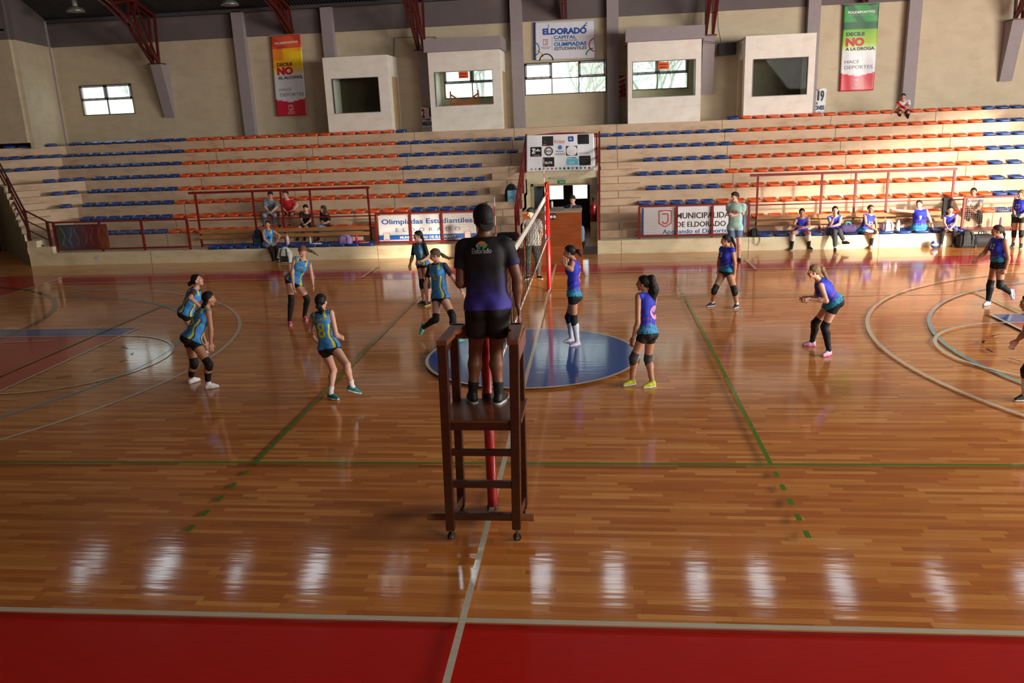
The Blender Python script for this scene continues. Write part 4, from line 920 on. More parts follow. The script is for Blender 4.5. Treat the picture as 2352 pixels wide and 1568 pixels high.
fl0 = P(1036, 1215, 1, yf); fr0 = P(1187, 1212, 1, yf); fl1 = P(1016, 790, 1, yf); fr1 = P(1181, 790, 1, yf)
leg(fl0[0], yf, fl1[0], yf, fl0[2]+.0, 1.93); leg(fr0[0], yf, fr1[0], yf, fr0[2], 1.93)
rl0 = P(1060, 1150, 1, yr); rr0 = P(1203, 1150, 1, yr); rl1 = P(1042, 745, 1, yr); rr1 = P(1192, 745, 1, yr)
leg(rl0[0], yr, rl1[0], yr, .10, 1.95, .08); leg(rr0[0], yr, rr1[0], yr, .10, 1.95, .08)
def xat(a, b, z): t = (z-a[2])/(b[2]-a[2]); return a[0]+(b[0]-a[0])*t
# armrests (wide boards with a cut corner) and the front beam of the rail
def arm(s):
    if s < 0: xo, xi = fl1[0]-.045, fl1[0]+.055; xro, xri = rl1[0]-.03, rl1[0]+.10
    else: xo, xi = fr1[0]+.045, fr1[0]-.06; xro, xri = rr1[0]+.04, rr1[0]-.09
    m = MB(); top = 1.975
    pts = [(xo, yf-.05), (xi, yf-.05), (xi+(-.02*s), yf+.24), (xi, yf+.30), (xri, yf+.40), (xri, yr+.05), (xro, yr+.05)]
    n = len(pts); m.add([(a, b, top-.045) for a, b in pts]+[(a, b, top) for a, b in pts], [tuple(range(n-1,-1,-1)), tuple(range(n, 2*n))]+[(i, (i+1) % n, n+(i+1) % n, n+i) for i in range(n)])
    m.build('armrest', DW2, root, origin=root.location, bevel=.006)
    x = xo if s > 0 else xo; MB().box(min(xo, xo-.03*s), max(xo, xo-.03*s), yf-.04, yr+.04, top-.20, top-.045).build('side_board', DW2, root, origin=root.location, bevel=.004)
arm(-1); arm(1)
MB().box(rl1[0]-.02, rr1[0]+.02, yr-.03, yr+.03, 1.84, 1.975).build('rear_rail', DW2, root, origin=root.location, bevel=.006)
xa, xb = xat(fl0, fl1, ZP), xat(fr0, fr1, ZP)
MB().box(xa-.03, xb+.06, yf-.02, yr+.04, ZP-.03, ZP).build('platform', M('plywood_brown', (112, 66, 42), .35, .2, 2, coat=.4, stretch=(1, 5, 1)), root, origin=root.location, bevel=.004)
MB().box(xa, xb, yf-.03, yf+.01, ZP-.095, ZP-.03).build('front_beam', DW, root, origin=root.location, bevel=.004)
for xx in (xa, xb): MB().box(xx-.02, xx+.02, yf, yr, ZP-.12, ZP-.03).build('side_beam', DW, root, origin=root.location, bevel=.004)
for za, zb in ((.865, .925), (.545, .61), (.215, .285)):
    zz = (za+zb)/2; x0, x1 = xat(fl0, fl1, zz), xat(fr0, fr1, zz); MB().box(x0+.03, x1-.03, yf-.035, yf+.03, za, zb).build('rung', DW, root, origin=root.location, bevel=.012)
for s, (f0, r0) in ((-1, (fl0, rl0)), (1, (fr0, rr0))): MB().bar((f0[0]+.0, yf, .22), (r0[0], yr, .15), .05, .09).build('foot_brace', DW, root, origin=root.location, bevel=.004)
for f0, lab in ((fl0, 'caster'), (fr0, 'caster')):
    cst = MB(); q = []
    c2 = (f0[0], yf, .035); w = MB(); a = .9 if f0 is fl0 else .35
    ring_ = [(-.018, .0), (-.018, .04), (.018, .04), (.018, .0)]
    ax = Vector((math.sin(a), -math.cos(a)*1, 0)); 
    w.tube([Vector(c2)-ax*.014, Vector(c2)+ax*.014], .038, 20)
    cs_ = w.build('caster_wheel', M('black_rubber', (22, 20, 20), .5), root, origin=root.location)
    w = MB(); w.tube([Vector(c2)-ax*.02, Vector(c2)+ax*.02], .018, 12); w.bar(Vector(c2)+ax*.022, Vector((f0[0], yf, f0[2]))+ax*.022, .018, .006); w.bar(Vector(c2)-ax*.022, Vector((f0[0], yf, f0[2]))-ax*.022, .018, .006); w.box(f0[0]-.035, f0[0]+.035, yf-.035, yf+.035, f0[2]-.008, f0[2]); w.build('caster_fork', M('steel_fork', (150, 150, 150), .35, metal=.8), root, origin=root.location)
for xx, yy in ((rl0[0], yr), (rr0[0], yr)):
    w = MB(); w.tube([(xx-.014, yy, .035), (xx+.014, yy, .035)], .035, 16); w.box(xx-.03, xx+.03, yy-.03, yy+.03, .066, .105); w.build('caster_wheel', M('black_rubber', (22, 20, 20), .5), root, origin=root.location)
yp = yf+.10; a = P(982, 1186, 1, yp); b = P(1227, 1188, 1, yp)
MB().tube([(a[0], yp, a[2]), (b[0], yp, b[2])], .034, 20).build('cross_pipe', M('cardboard_tan', (140, 92, 56), .5, .1, 3), root, origin=root.location)
# ------------------------------------------------------------------ scorer's desk in the passage mouth
x0, x1, yd, zd = -1.0, .585, 8.98, 1.43
root = empty('scorer_desk', ((x0+x1)/2, yd+.4, 0), 'tall orange brown wooden scoring desk in front of the passage', 'desk')
WD = M('orange_veneer', (150, 78, 36), .35, .18, 2.2, coat=.4, stretch=(1, 1, 6)); WD2 = M('amber_veneer', (160, 86, 40), .35, .2, 2, coat=.4, stretch=(1, 1, 5))
MB().box(x0, x1, yd, yd+.03, .52, zd).build('front_panel', WD, root, origin=root.location)
MB().box(x0, x1+.03, yd-.02, yd+.03, 0, .52).build('lower_panel', WD2, root, origin=root.location)
MB().box(x0, x0+.03, yd+.03, yd+.9, 0, zd).box(x1-.03, x1, yd+.03, yd+.5, 0, zd).build('side_panel', WD2, root, origin=root.location)
MB().box(x0-.01, x1+.01, yd-.01, yd+.75, zd, zd+.03).build('desk_top', M('pale_edge', (180, 150, 120), .5), root, origin=root.location)
s = P(1270, 497, 1, yd); m = MB(); m.mat(0).prism([(s[0]+.1*math.cos(k*PI/10), s[2]+.085*math.sin(k*PI/10)) for k in range(20)], yd-.006, yd, 1)
m.mat(1).prism([(s[0]-.045+.038*math.cos(k*PI/8), s[2]-.01+.04*math.sin(k*PI/8)) for k in range(16)], yd-.009, yd-.006, 1).prism([(s[0]+.045+.038*math.cos(k*PI/8), s[2]-.01+.04*math.sin(k*PI/8)) for k in range(16)], yd-.009, yd-.006, 1)
m.mat(2).box(s[0]-.05, s[0]+.05, yd-.009, yd-.006, s[2]+.035, s[2]+.055)
m.build('sticker', [M('black_sticker', (30, 26, 30), .4), M('white_sticker', (230, 228, 228), .4), M('pink_sticker', (190, 60, 130), .4)], root, origin=root.location)
# ------------------------------------------------------------------ bottles, bags, ball
def bottle(x, y, z, h, r, col, cap, lab, capc=(40,40,44), clear=False):
    root = empty('water_bottle', (x, y, z), lab, 'bottle')
    MB().lathe([(r*.8,0),(r,.01),(r,h*.72),(r*.85,h*.8),(r*.5,h*.86)], n=16).build('bottle_body', M('bottle_%d_%d_%d' % col, col, .25, .05, coat=.4, metal=.0), root)
    MB().lathe([(r*.55,h*.85),(r*.55,h),(r*.3,h)], n=12).build('cap', M('cap_%d_%d_%d' % capc, capc, .4), root)
def at(px, py, z): return P(px, py, 2, z)
TB = Z0+.06
def bp(px, yoff=0): return (P(px, 560, 1, YB+.2+yoff)[0], YB+.2+yoff)
x, y = bp(661); bottle(x, y, TB, .33, .055, (222, 196, 196), 1, 'pale pink flask standing on the left bench', (190, 150, 150))
x, y = bp(713.5); bottle(x, y, TB, .24, .033, (196, 206, 214), 1, 'clear plastic bottle on the left bench', (235, 235, 240))
x, y = bp(748); bottle(x, y, TB, .20, .03, (70, 62, 54), 1, 'small dark bottle on the left bench')
x, y = bp(820); bottle(x, y, TB, .31, .036, (200, 30, 110), 1, 'slim magenta bottle beside the lilac backpack', (190, 30, 100))
bottle(P(2063, 520, 1, YB+.2)[0], YB+.2, TB, .30, .05, (222, 228, 236), 1, 'white bottle beside the outstretched player on the right bench', (210, 215, 225))
bottle(P(2298, 510, 1, 11.5)[0], 11.5, Z0, .30, .036, (150, 70, 150), 1, 'purple bottle behind the right mesh guard rail', (120, 50, 120))
bottle(P(2231.5, 566, 2, 0)[0], 10.45, 0, .33, .036, (60, 66, 72), 1, 'dark bottle with pale base in front of the black bags', (90, 90, 96))
bottle(P(1268, 490, 1, yd+.4)[0], yd+.4, zd+.03, .28, .04, (196, 196, 200), 1, 'steel bottle on the scoring desk', (60, 60, 64))
root = empty('laptop', (P(1284, 484, 1, yd+.35)[0], yd+.35, zd+.03), 'open laptop on the scoring desk seen from behind', 'laptop')
MB().box(-.15, .15, -.05, .16, 0, .012).build('laptop_base', M('laptop_grey', (150, 152, 156), .4, metal=.5), root); MB().bar((0, -.05, .01), (0, -.10, .10), .28, .008, up=(0,1,.4)).build('laptop_screen', M('laptop_grey', (150, 152, 156), .4), root)
# fire extinguisher in the passage
e = P(1360, 487, 1, 12.6); root = empty('fire_extinguisher', (TX1-.14, 12.6, e[2]-.3), 'red fire extinguisher with red cover on the passage wall', 'fire extinguisher')
MB().lathe([(.001,0),(.10,.01),(.105,.5),(.06,.6),(.03,.62)], n=18).build('cylinder', M('extinguisher_red', (150, 16, 22), .3, coat=.4), root); MB().lathe([(.02,.62),(.03,.7),(.05,.72),(.05,.75),(.01,.76)], n=12).build('valve', BLK, root)
MB().tube([(.03,0,.7),(-.1,-.03,.6),(-.12,-.02,.3)], .012, 8).build('hose', BLK, root)
# ------------------------------------------------------------------ people: smooth bodies grown from distance fields
def nrm_(v): v = np.asarray(v, float); return v/max(1e-9, np.linalg.norm(v))
def d_cone(p, A, B, ra, rb):
    ab = B-A; L2 = max(1e-9, ab@ab); t = np.clip((p-A)@ab/L2, 0, 1); return np.linalg.norm(p-A-t[:, None]*ab, axis=1)-(ra+t*(rb-ra))
def d_ell(p, c, R, r):
    q = (p-c)@R.T; k0 = np.linalg.norm(q/r, axis=1); k1 = np.linalg.norm(q/(r*r), axis=1); return k0*(k0-1)/np.maximum(k1, 1e-9)
def d_box(p, c, R, h, r):
    q = np.abs((p-c)@R.T)-(h-r); return np.linalg.norm(np.maximum(q, 0), axis=1)+np.minimum(q.max(axis=1), 0)-r
class Field:
    def __init__(s, k=.02, nz=0.): s.pr = []; s.k = k; s.cl = []; s.nz = nz
    def cone(s, A, B, ra, rb=None): s.pr.append(('c', np.array(A, float), np.array(B, float), ra, ra if rb is None else rb)); return s
    def ell(s, c, R, r): s.pr.append(('e', np.array(c, float), np.array(R, float), np.array(r, float))); return s
    def box(s, c, R, h, r): s.pr.append(('b', np.array(c, float), np.array(R, float), np.array(h, float), r)); return s
    def clip(s, pt, n): s.cl.append((np.array(pt, float), nrm_(n))); return s
    def sub(s, f): s.cl.append(f); return s
    def __call__(s, p):
        d = None
        for q in s.pr:
            e = d_cone(p, *q[1:]) if q[0] == 'c' else d_ell(p, *q[1:]) if q[0] == 'e' else d_box(p, *q[1:]) if q[0] == 'b' else q[1](p)
            if d is None: d = e
            else:
                h = np.maximum(s.k-np.abs(d-e), 0)/s.k; d = np.minimum(d, e)-h*h*s.k*.25
        if s.nz: d = d+s.nz*(np.sin(p[:,0]*95+np.sin(p[:,2]*40)*2)*np.sin(p[:,1]*90+p[:,2]*25)+.6*np.sin(p[:,0]*170+p[:,1]*60)*np.sin(p[:,2]*50+p[:,1]*150))
        for c in s.cl:
            d = np.maximum(d, (p-c[0])@c[1]) if isinstance(c, tuple) else np.maximum(d, -c(p))
        return d
    def bounds(s):
        lo = np.full(3, 1e9); hi = -lo
        for q in s.pr:
            if q[0] == 'c': a = np.minimum(q[1], q[2])-max(q[3], q[4]); b = np.maximum(q[1], q[2])+max(q[3], q[4])
            elif q[0] == 'f': a, b = q[1].bounds()
            else: m = (np.abs(q[2])*np.array(q[3])[:, None]).sum(0); a = q[1]-m; b = q[1]+m
            lo = np.minimum(lo, a); hi = np.maximum(hi, b)
        return lo, hi
    def add_field(s, f): s.pr.append(('f', f)); return s
EDG = [(0,1),(2,3),(4,5),(6,7),(0,2),(1,3),(4,6),(5,7),(0,4),(1,5),(2,6),(3,7)]
OFF = np.array([[i & 1, (i >> 1) & 1, (i >> 2) & 1] for i in range(8)], float)
def relax(v, f, it=2):
    if not len(f): return v
    a = np.concatenate([f[:,0],f[:,1],f[:,2],f[:,3]]); b_ = np.concatenate([f[:,1],f[:,2],f[:,3],f[:,0]])
    for _ in range(it):
        acc = np.zeros_like(v); n = np.zeros(len(v))
        for p_, q_ in ((a, b_), (b_, a)):
            for k_ in range(3): acc[:, k_] += np.bincount(p_, v[q_, k_], len(v))
            n += np.bincount(p_, minlength=len(v))
        m_ = acc/np.maximum(n, 1)[:, None]; v = v+.5*(m_-v)
    return v
def surf(f, h, it=2):
    v, q = surf0(f, h); return relax(v, q, it), q
def surf0(f, h):
    lo, hi = f.bounds(); lo = lo-2.5*h; hi = hi+2.5*h; S = 4
    nb = np.maximum(1, np.ceil((hi-lo)/(h*S)).astype(int)); n = nb*S+1
    bc = np.stack(np.meshgrid(*[lo[i]+(np.arange(nb[i])+.5)*h*S for i in range(3)], indexing='ij'), -1)
    cv = f(bc.reshape(-1, 3)).reshape(nb); act = np.abs(cv) < S*h*1.15
    V = np.repeat(np.repeat(np.repeat(cv, S, 0), S, 1), S, 2); V = np.pad(V, ((0,1),)*3, mode='edge'); V = np.where(V < 0, -1., 1.)
    A = np.zeros(n, bool)
    for dx in (0, 1):
        for dy in (0, 1):
            for dz in (0, 1):
                a = np.repeat(np.repeat(np.repeat(act, S, 0), S, 1), S, 2); A[dx:dx+a.shape[0], dy:dy+a.shape[1], dz:dz+a.shape[2]] |= a
    ix = np.argwhere(A); V[A] = f(lo+ix*h)
    I = V < 0
    C = np.zeros(tuple(n-1), np.int8)
    for o in OFF.astype(int): C += I[o[0]:o[0]+n[0]-1, o[1]:o[1]+n[1]-1, o[2]:o[2]+n[2]-1]
    ac = (C > 0) & (C < 8); ci = np.argwhere(ac); idx = -np.ones(tuple(n-1), int); idx[ac] = np.arange(len(ci))
    cvs = [V[ci[:,0]+int(o[0]), ci[:,1]+int(o[1]), ci[:,2]+int(o[2])] for o in OFF]
    pos = np.zeros((len(ci), 3)); cnt = np.zeros(len(ci))
    for a, b in EDG:
        m = (cvs[a] < 0) != (cvs[b] < 0); t = cvs[a]/np.where(m, cvs[a]-cvs[b], 1); pos += (OFF[a]+t[:, None]*(OFF[b]-OFF[a]))*m[:, None]; cnt += m
    vs = lo+h*(ci+pos/np.maximum(cnt, 1)[:, None]); fs = []
    for ax in range(3):
        sl = [slice(None)]*3; s2 = list(sl); sl[ax] = slice(0, -1); s2[ax] = slice(1, None)
        E = I[tuple(sl)] != I[tuple(s2)]; o1, o2 = [(1,2),(2,0),(0,1)][ax]
        e = np.argwhere(E); e = e[(e[:, o1] > 0) & (e[:, o2] > 0) & (e[:, o1] < n[o1]-1) & (e[:, o2] < n[o2]-1)]
        if not len(e): continue
        def cell(d1, d2): q = e.copy(); q[:, o1] += d1; q[:, o2] += d2; return idx[q[:,0], q[:,1], q[:,2]]
        q = np.stack([cell(-1,-1), cell(0,-1), cell(0,0), cell(-1,0)], 1); ins = I[e[:,0], e[:,1], e[:,2]]
        q[~ins] = q[~ins][:, ::-1]; fs.append(q[(q >= 0).all(1)])
    return vs, (np.concatenate(fs) if fs else np.zeros((0, 4), int))
def mesh_obj(name, parts, mat, root, colf=None):
    """parts: list of (verts, faces) joined in one mesh"""
    vs = []; fs = []; k = 0
    for v, f in parts: vs.append(v); fs.append(f+k); k += len(v)
    v = np.concatenate(vs); f = np.concatenate(fs); org = np.array(root.location)
    me = bpy.data.meshes.new(name); me.vertices.add(len(v)); me.vertices.foreach_set('co', (v-org).ravel())
    me.loops.add(len(f)*4); me.loops.foreach_set('vertex_index', f.ravel().astype(np.int32)); me.polygons.add(len(f))
    me.polygons.foreach_set('loop_start', np.arange(0, len(f)*4, 4, dtype=np.int32)); me.polygons.foreach_set('loop_total', np.full(len(f), 4, np.int32))
    me.polygons.foreach_set('use_smooth', np.ones(len(f), bool)); me.update(calc_edges=True); me.materials.append(mat)
    if colf is not None:
        at = me.color_attributes.new('Col', 'FLOAT_COLOR', 'POINT'); c = np.ones((len(v), 4)); c[:, :3] = colf(v); at.data.foreach_set('color', c.ravel())
    return link(name, me, root)
def linv(a): a = np.asarray(a, float)/255.; return np.where(a <= .04045, a/12.92, ((a+.055)/1.055)**2.4)
CLOTH_A = M('jersey_fabric', (255,255,255), .7, .06, 14, attr=True, bump=.5)
def face_dir(az): a = math.radians(az); return np.array([math.sin(a), math.cos(a), 0.])
def right_dir(az): a = math.radians(az); return np.array([math.cos(a), -math.sin(a), 0.])
def on_ray(px, py, par, L, s):
    """joint on the line of sight through a pixel at bone length L from its parent"""
    d = nrm_(ray(px, py)); o = CAM_P-par; b = o@d; c = o@o-L*L; D = b*b-c
    if s == 0:
        t = (par[1]-CAM_P[1])/d[1]; q = CAM_P+d*t; l = np.linalg.norm(q-par)
        if l <= L*1.03: return q
    if D <= 0: t = -b
    else: t = -b-math.sqrt(D) if s <= 0 else -b+math.sqrt(D)
    return CAM_P+d*t
def mid_ray(px, py, a, b, La, Lb, pref):
    d = nrm_(ray(px, py)); t0 = -(CAM_P-(a+b)/2)@d; best = None
    for t in np.linspace(t0-.6, t0+.6, 121):
        q = CAM_P+d*t; e = (np.linalg.norm(q-a)-La)**2+(np.linalg.norm(q-b)-Lb)**2-.02*((q-(a+b)/2)@pref)
        if best is None or e < best[0]: best = (e, q)
    return best[1]
SKIN = {'light': (218, 168, 146), 'tan': (194, 140, 112), 'brown': (124, 80, 58), 'pale': (228, 186, 166)}
HAIRC = {'black': (22, 18, 18), 'dark': (40, 28, 22), 'brown': (70, 46, 32), 'blond': (108, 86, 62)}
def person(label, H, az, pelvis, neck, head, arms, legs, azs=None, azh=None, hp=0., fem=True, b=1., skin='light', hair='black', hstyle='short', pony=None,
           top=None, topc=None, sleeve=0., under=None, bottom='shorts', botc=(20, 20, 24), blen=.36, socks=None, pads=None, shoes=((230,230,235),(200,200,205)),
           nums=(), ground=0., q=1., extra=None, cap=False, hands=25., loose=.012, pz=None, hem=None, group=None, lift=.08):
    s = H/1.7; fz = face_dir(az)
    if azs is None: azs = az
    if azh is None: azh = azs
    PV = P(pelvis[0], pelvis[1], 1, pelvis[2])
    if pz is not None: PV[2] = pz
    PV = PV+np.array([0, 0, lift*s])
    NK = on_ray(neck[0], neck[1], PV, .495*s, neck[2] if len(neck) > 2 else 0)
    if np.linalg.norm(NK-PV) < .40*s: NK = PV+nrm_(NK-PV)*.40*s
    up = nrm_(NK-PV); L = np.linalg.norm(NK-PV)
    def frame(az_): r = right_dir(az_); r = nrm_(r-up*(r@up)); return r, np.cross(up, r)
    rh, fh = frame(az); rs, fs_ = frame(azs)
    sw = (.160 if fem else .186)*s*(.85+.15*b); hw = .088*s
    dr = .050*s if fem else .062*s; SH = {1: NK-up*dr+rs*sw, -1: NK-up*dr-rs*sw}; HP = {1: PV-up*.03*s+rh*hw, -1: PV-up*.03*s-rh*hw}
    HD = on_ray(head[0], head[1], NK, .165*s, head[2] if len(head) > 2 else 0)
    HD = NK+nrm_(HD-NK)*min(.185*s, max(.15*s, np.linalg.norm(HD-NK)))
    hup = nrm_(nrm_(HD-NK)*.35+np.array([0,0,1.])); hf = face_dir(azh); hf = nrm_(hf-hup*(hf@hup)); hf = nrm_(hf*math.cos(hp)+hup*math.sin(hp)); hup = nrm_(hup-hf*(hup@hf)); hr = np.cross(hf, hup)
    HR = np.array([hr, hf, hup])
    base = np.array([PV[0], PV[1], ground]); root = empty('person', base, label, 'person', group)
    TR = lambda r, f: np.array([r, f, up])
    # ---- limbs
    A = {}
    for k, sd in (('R', 1), ('L', -1)):
        a = arms.get(k)
        if a is None: A[sd] = None; continue
        e = on_ray(a[0][0], a[0][1], SH[sd], .285*s, a[0][2] if len(a[0]) > 2 else 0); w = on_ray(a[1][0], a[1][1], e, .245*s, a[1][2] if len(a[1]) > 2 else 0)
        if len(a) > 2: t = on_ray(a[2][0], a[2][1], w, .16*s, a[2][2] if len(a[2]) > 2 else 0); hd = nrm_(t-w)
        else: hd = nrm_(w-e)
        A[sd] = (e, w, hd)
    G = {}
    for k, sd in (('R', 1), ('L', -1)):
        g = legs.get(k)
        if g is None: G[sd] = None; continue
        kn, an, to = g[0], g[1], g[2]
        if an[-1] == 'f': an_ = P(an[0], an[1], 2, ground+.088); 
        else:
            kq = on_ray(kn[0], kn[1], HP[sd], .42*s, kn[2] if len(kn) > 2 else -1); an_ = on_ray(an[0], an[1], kq, .41*s, an[2] if len(an) > 2 else 1)
        if an[-1] == 'f':
            kn_ = mid_ray(kn[0], kn[1], HP[sd], an_, .42*s, .41*s, fz)
            tz = P(to[0], to[1], 2, ground+.02)-an_; tz[2] = 0; td = nrm_(tz) if np.linalg.norm(tz) > .03 else fz; fu = np.array([0,0,1.])
        else:
            kn_ = kq; tt = on_ray(to[0], to[1], an_, .15*s, to[2] if len(to) > 2 else 0); td = nrm_(tt-an_); sh_ = nrm_(kn_-an_); fu = nrm_(sh_-td*(sh_@td))
        G[sd] = (kn_, an_, td, fu)
    # ---- fields
    def torso(F, o=0.):
        cx = .5*(rh+rs); cx = nrm_(cx-up*(cx@up)); cf = np.cross(up, cx)
        F.ell(PV+up*.02*s, TR(rh, fh), ((.158*b if fem else .150*b)*s+o, .112*b*s+o, .125*s+o))
        F.ell(PV+up*.19*s-cf*.0, TR(cx, cf), ((.128*b if fem else .140*b)*s+o, .100*b*s+o, .15*s+o))
        F.ell(PV+up*(L-.15*s), TR(rs, fs_), ((.145*b if fem else .165*b)*s+o, .108*b*s+o, .155*s+o))
        F.box(PV+up*(L*.47), TR(cx, cf), ((.112*b if fem else .135*b)*s+o*1.15, .078*b*s+o, L*.44), .07*s)
        F.cone(SH[1]-rs*.03*s, NK+rs*.02*s-up*.012*s, .050*s+o, .046*s+o*.5); F.cone(SH[-1]+rs*.03*s, NK-rs*.02*s-up*.012*s, .050*s+o, .046*s+o*.5)
        if fem:
            for d_ in (1, -1): F.ell(PV+up*(L-.185*s)+fs_*.075*s*b+rs*d_*.062*s, TR(rs, fs_), (.056*s*b+o, .052*s*b+o, .060*s+o))
        gr_ = .080 if fem else .066
        for d_ in (1, -1): F.ell(PV-up*.05*s-fh*.055*s*b+rh*d_*.065*s*b, TR(rh, fh), (gr_*s*b+o*1., gr_*s*b+o*1., .085*s+o))
    def thigh(F, sd, o=0., t=1.):
        if G[sd] is None: return
        k_ = G[sd][0]; a = HP[sd]; q_ = a+(k_-a)*t; ra, rb = .086*s*b, .054*s*(.6+.4*b); F.cone(a, q_, ra+o, ra+(rb-ra)*t+o)
    def calf(F, sd, o=0., t0=0., t1=1.):
        if G[sd] is None: return
        k_, a_ = G[sd][0], G[sd][1]; bb = .65+.35*b
        def rr(t): return (np.interp(t, [0, .3, .75, 1], [.051, .057, .040, .034]))*s*bb
        back = -nrm_(G[sd][2])*.012*s; ts = [t0]+[x for x in (.3, .75) if t0 < x < t1]+[t1]
        for i in range(len(ts)-1):
            o_ = lambda t: back*(1 if .2 < t < .5 else 0); F.cone(k_+(a_-k_)*ts[i]+o_(ts[i]), k_+(a_-k_)*ts[i+1]+o_(ts[i+1]), rr(ts[i])+o, rr(ts[i+1])+o)
    def uarm(F, sd, o=0., t=1.):
        if A[sd] is None: return
        a = SH[sd]-up*(.018*s if o > .01 else 0); e = A[sd][0]; ra, rb = (.040 if o > .01 else .047)*s*(.5+.5*b)*(1 if fem else 1.15), .037*s*(.6+.4*b)*(1 if fem else 1.1); F.cone(a, a+(e-a)*t, ra+o, ra+(rb-ra)*t+o)
    h = .0135*q
    B = Field(.028*s); torso(B)
    for sd in (1, -1):
        thigh(B, sd); calf(B, sd); uarm(B, sd)
        if G[sd] is not None: B.cone(G[sd][1], G[sd][1]+G[sd][2]*.08*s-G[sd][3]*.035*s, .032*s, .024*s)
        if A[sd] is not None: B.cone(A[sd][0], A[sd][0]+(A[sd][1]-A[sd][0])*.35, .036*s*(1 if fem else 1.12), .037*s*(1 if fem else 1.12)); B.cone(A[sd][0]+(A[sd][1]-A[sd][0])*.35, A[sd][1], .037*s*(1 if fem else 1.12), .0255*s)
    hc = HD
    B.cone(NK-up*.02*s, hc-hup*.05*s-hf*.012*s, .050*s*(1 if fem else 1.12), .046*s*(1 if fem else 1.1))
    parts = [surf(B, h)]
    HF = Field(.014*s); g = lambda r, f, u: hc+hr*r*s+hf*f*s+hup*u*s; V3 = lambda *a: np.array(a)*s
    HF.ell(g(0,-.010,.022), HR, V3(.073,.090,.086)).ell(g(0,.022,-.026), HR, V3(.059,.064,.080)).cone(g(-.012,.054,-.088), g(.012,.054,-.088), .023*s)
    HF.cone(g(0,.090,.004), g(0,.103,-.026), .008*s, .0125*s).cone(g(-.030,.080,.024), g(.030,.080,.024), .011*s)
    for d_ in (1,-1): HF.ell(g(d_*.074,-.004,-.008), HR, V3(.011,.018,.029)).ell(g(d_*.036,.060,-.030), HR, V3(.022,.022,.026))
    HF.ell(g(0,.083,-.054), HR, V3(.024,.012,.011)); HF.cone(NK, hc-hup*.05*s-hf*.012*s, .047*s, .045*s*(1 if fem else 1.08))
    parts.append(surf(HF, .0060*max(1, q*.9), 1))
    for sd in (1, -1):
        if A[sd] is None: continue
        e, w, hd = A[sd]; fd = nrm_(w-e)
        med = nrm_(-rs*sd - hd*((-rs*sd)@hd)) if abs(hd@rs) < .95 else nrm_(np.array([0,0,-1.])-hd*(-hd[2])); ac = np.cross(hd, med); 
        if ac@fs_ < 0 and abs(ac@fs_) > .2: ac = -ac
        HN = Field(.007*s); PR = np.array([hd, ac, med]); HN.cone(w-fd*.05*s, w, .0265*s, .024*s)
        HN.box(w+hd*.045*s, PR, np.array([.046,.037,.0145])*s, .013*s)
        c_ = math.radians(hands)
        for i, (o_, l_) in enumerate(((.028,.068),(.0095,.077),(-.0095,.071),(-.027,.056))):
            p0 = w+hd*.084*s+ac*o_*s; cc = c_*(1+.12*i); spread = ac*(o_*3.2 if hands < 50 else o_*.3)
            d1 = nrm_(hd*math.cos(cc*.6)+med*math.sin(cc*.6)+spread); d2 = nrm_(hd*math.cos(cc*1.6)+med*math.sin(cc*1.6)+spread*.6); d3 = nrm_(hd*math.cos(cc*2.3)+med*math.sin(cc*2.3)); r_ = .0088*s
            p1 = p0+d1*l_*.45*s; p2 = p1+d2*l_*.32*s; HN.cone(p0-d1*.012*s, p1, r_*1.05, r_); HN.cone(p1, p2, r_, r_*.95); HN.cone(p2, p2+d3*l_*.25*s, r_*.95, r_*.8)
        t0 = w+hd*.022*s+ac*.028*s; t1 = t0+nrm_(hd*.75+ac*.62+med*.25)*.042*s; t2 = t1+nrm_(hd*.95+ac*.22+med*.3)*.030*s; HN.cone(t0, t1, .0135*s, .0105*s); HN.cone(t1, t2, .0105*s, .0085*s)
        parts.append(surf(HN, .0050*max(1, q*.8), 1))
    SKM = M('skin_'+skin, SKIN[skin], .5, .05, 18)
    mesh_obj('body', parts, SKM, root)
    # ---- face
    EW = M('eye_white', (214, 208, 204), .3, .02); ED = M('eye_dark', (34, 22, 18), .25, .02); LP = M('lip_'+skin, tuple(int(c*f) for c, f in zip(SKIN[skin], (.92, .66, .64))), .45, .03)
    HM = M('hair_'+hair, HAIRC[hair], .62, .30, 26, bump=.9, stretch=(1, 1, .25), spec=.35)
    if hf[1] < .75:
        for d_ in (1, -1):
            m = MB(); c = g(d_*.029, .0815, .006); m.mat(0)
            def sph(c, rx, ry, rz, n=8):
                vs = []; 
                for i in range(n+1):
                    a = PI*i/n
                    for j in range(n): bb = 2*PI*j/n; vs.append(c+hr*rx*math.sin(a)*math.cos(bb)+hf*ry*math.sin(a)*math.sin(bb)+hup*rz*math.cos(a))
                fs = [(i*n+j, i*n+(j+1) % n, (i+1)*n+(j+1) % n, (i+1)*n+j) for i in range(n) for j in range(n)]; m.add(vs, fs, True)
            sph(c, .0135*s, .008*s, .0075*s); m.mat(1); sph(c+hf*.004*s, .0065*s, .006*s, .0068*s); m.build('eye', [EW, ED], root, origin=root.location)
            MB().tube([g(d_*.014,.090,.022), g(d_*.030,.089,.027), g(d_*.045,.078,.021)], [.003*s,.0035*s,.002*s], 6).build('eyebrow', HM, root, origin=root.location)
        m = MB(); m.tube([g(-.022,.086,-.053), g(0,.096,-.051), g(.022,.086,-.053)], [.003*s,.006*s,.003*s], 8); m.build('mouth', LP, root, origin=root.location)
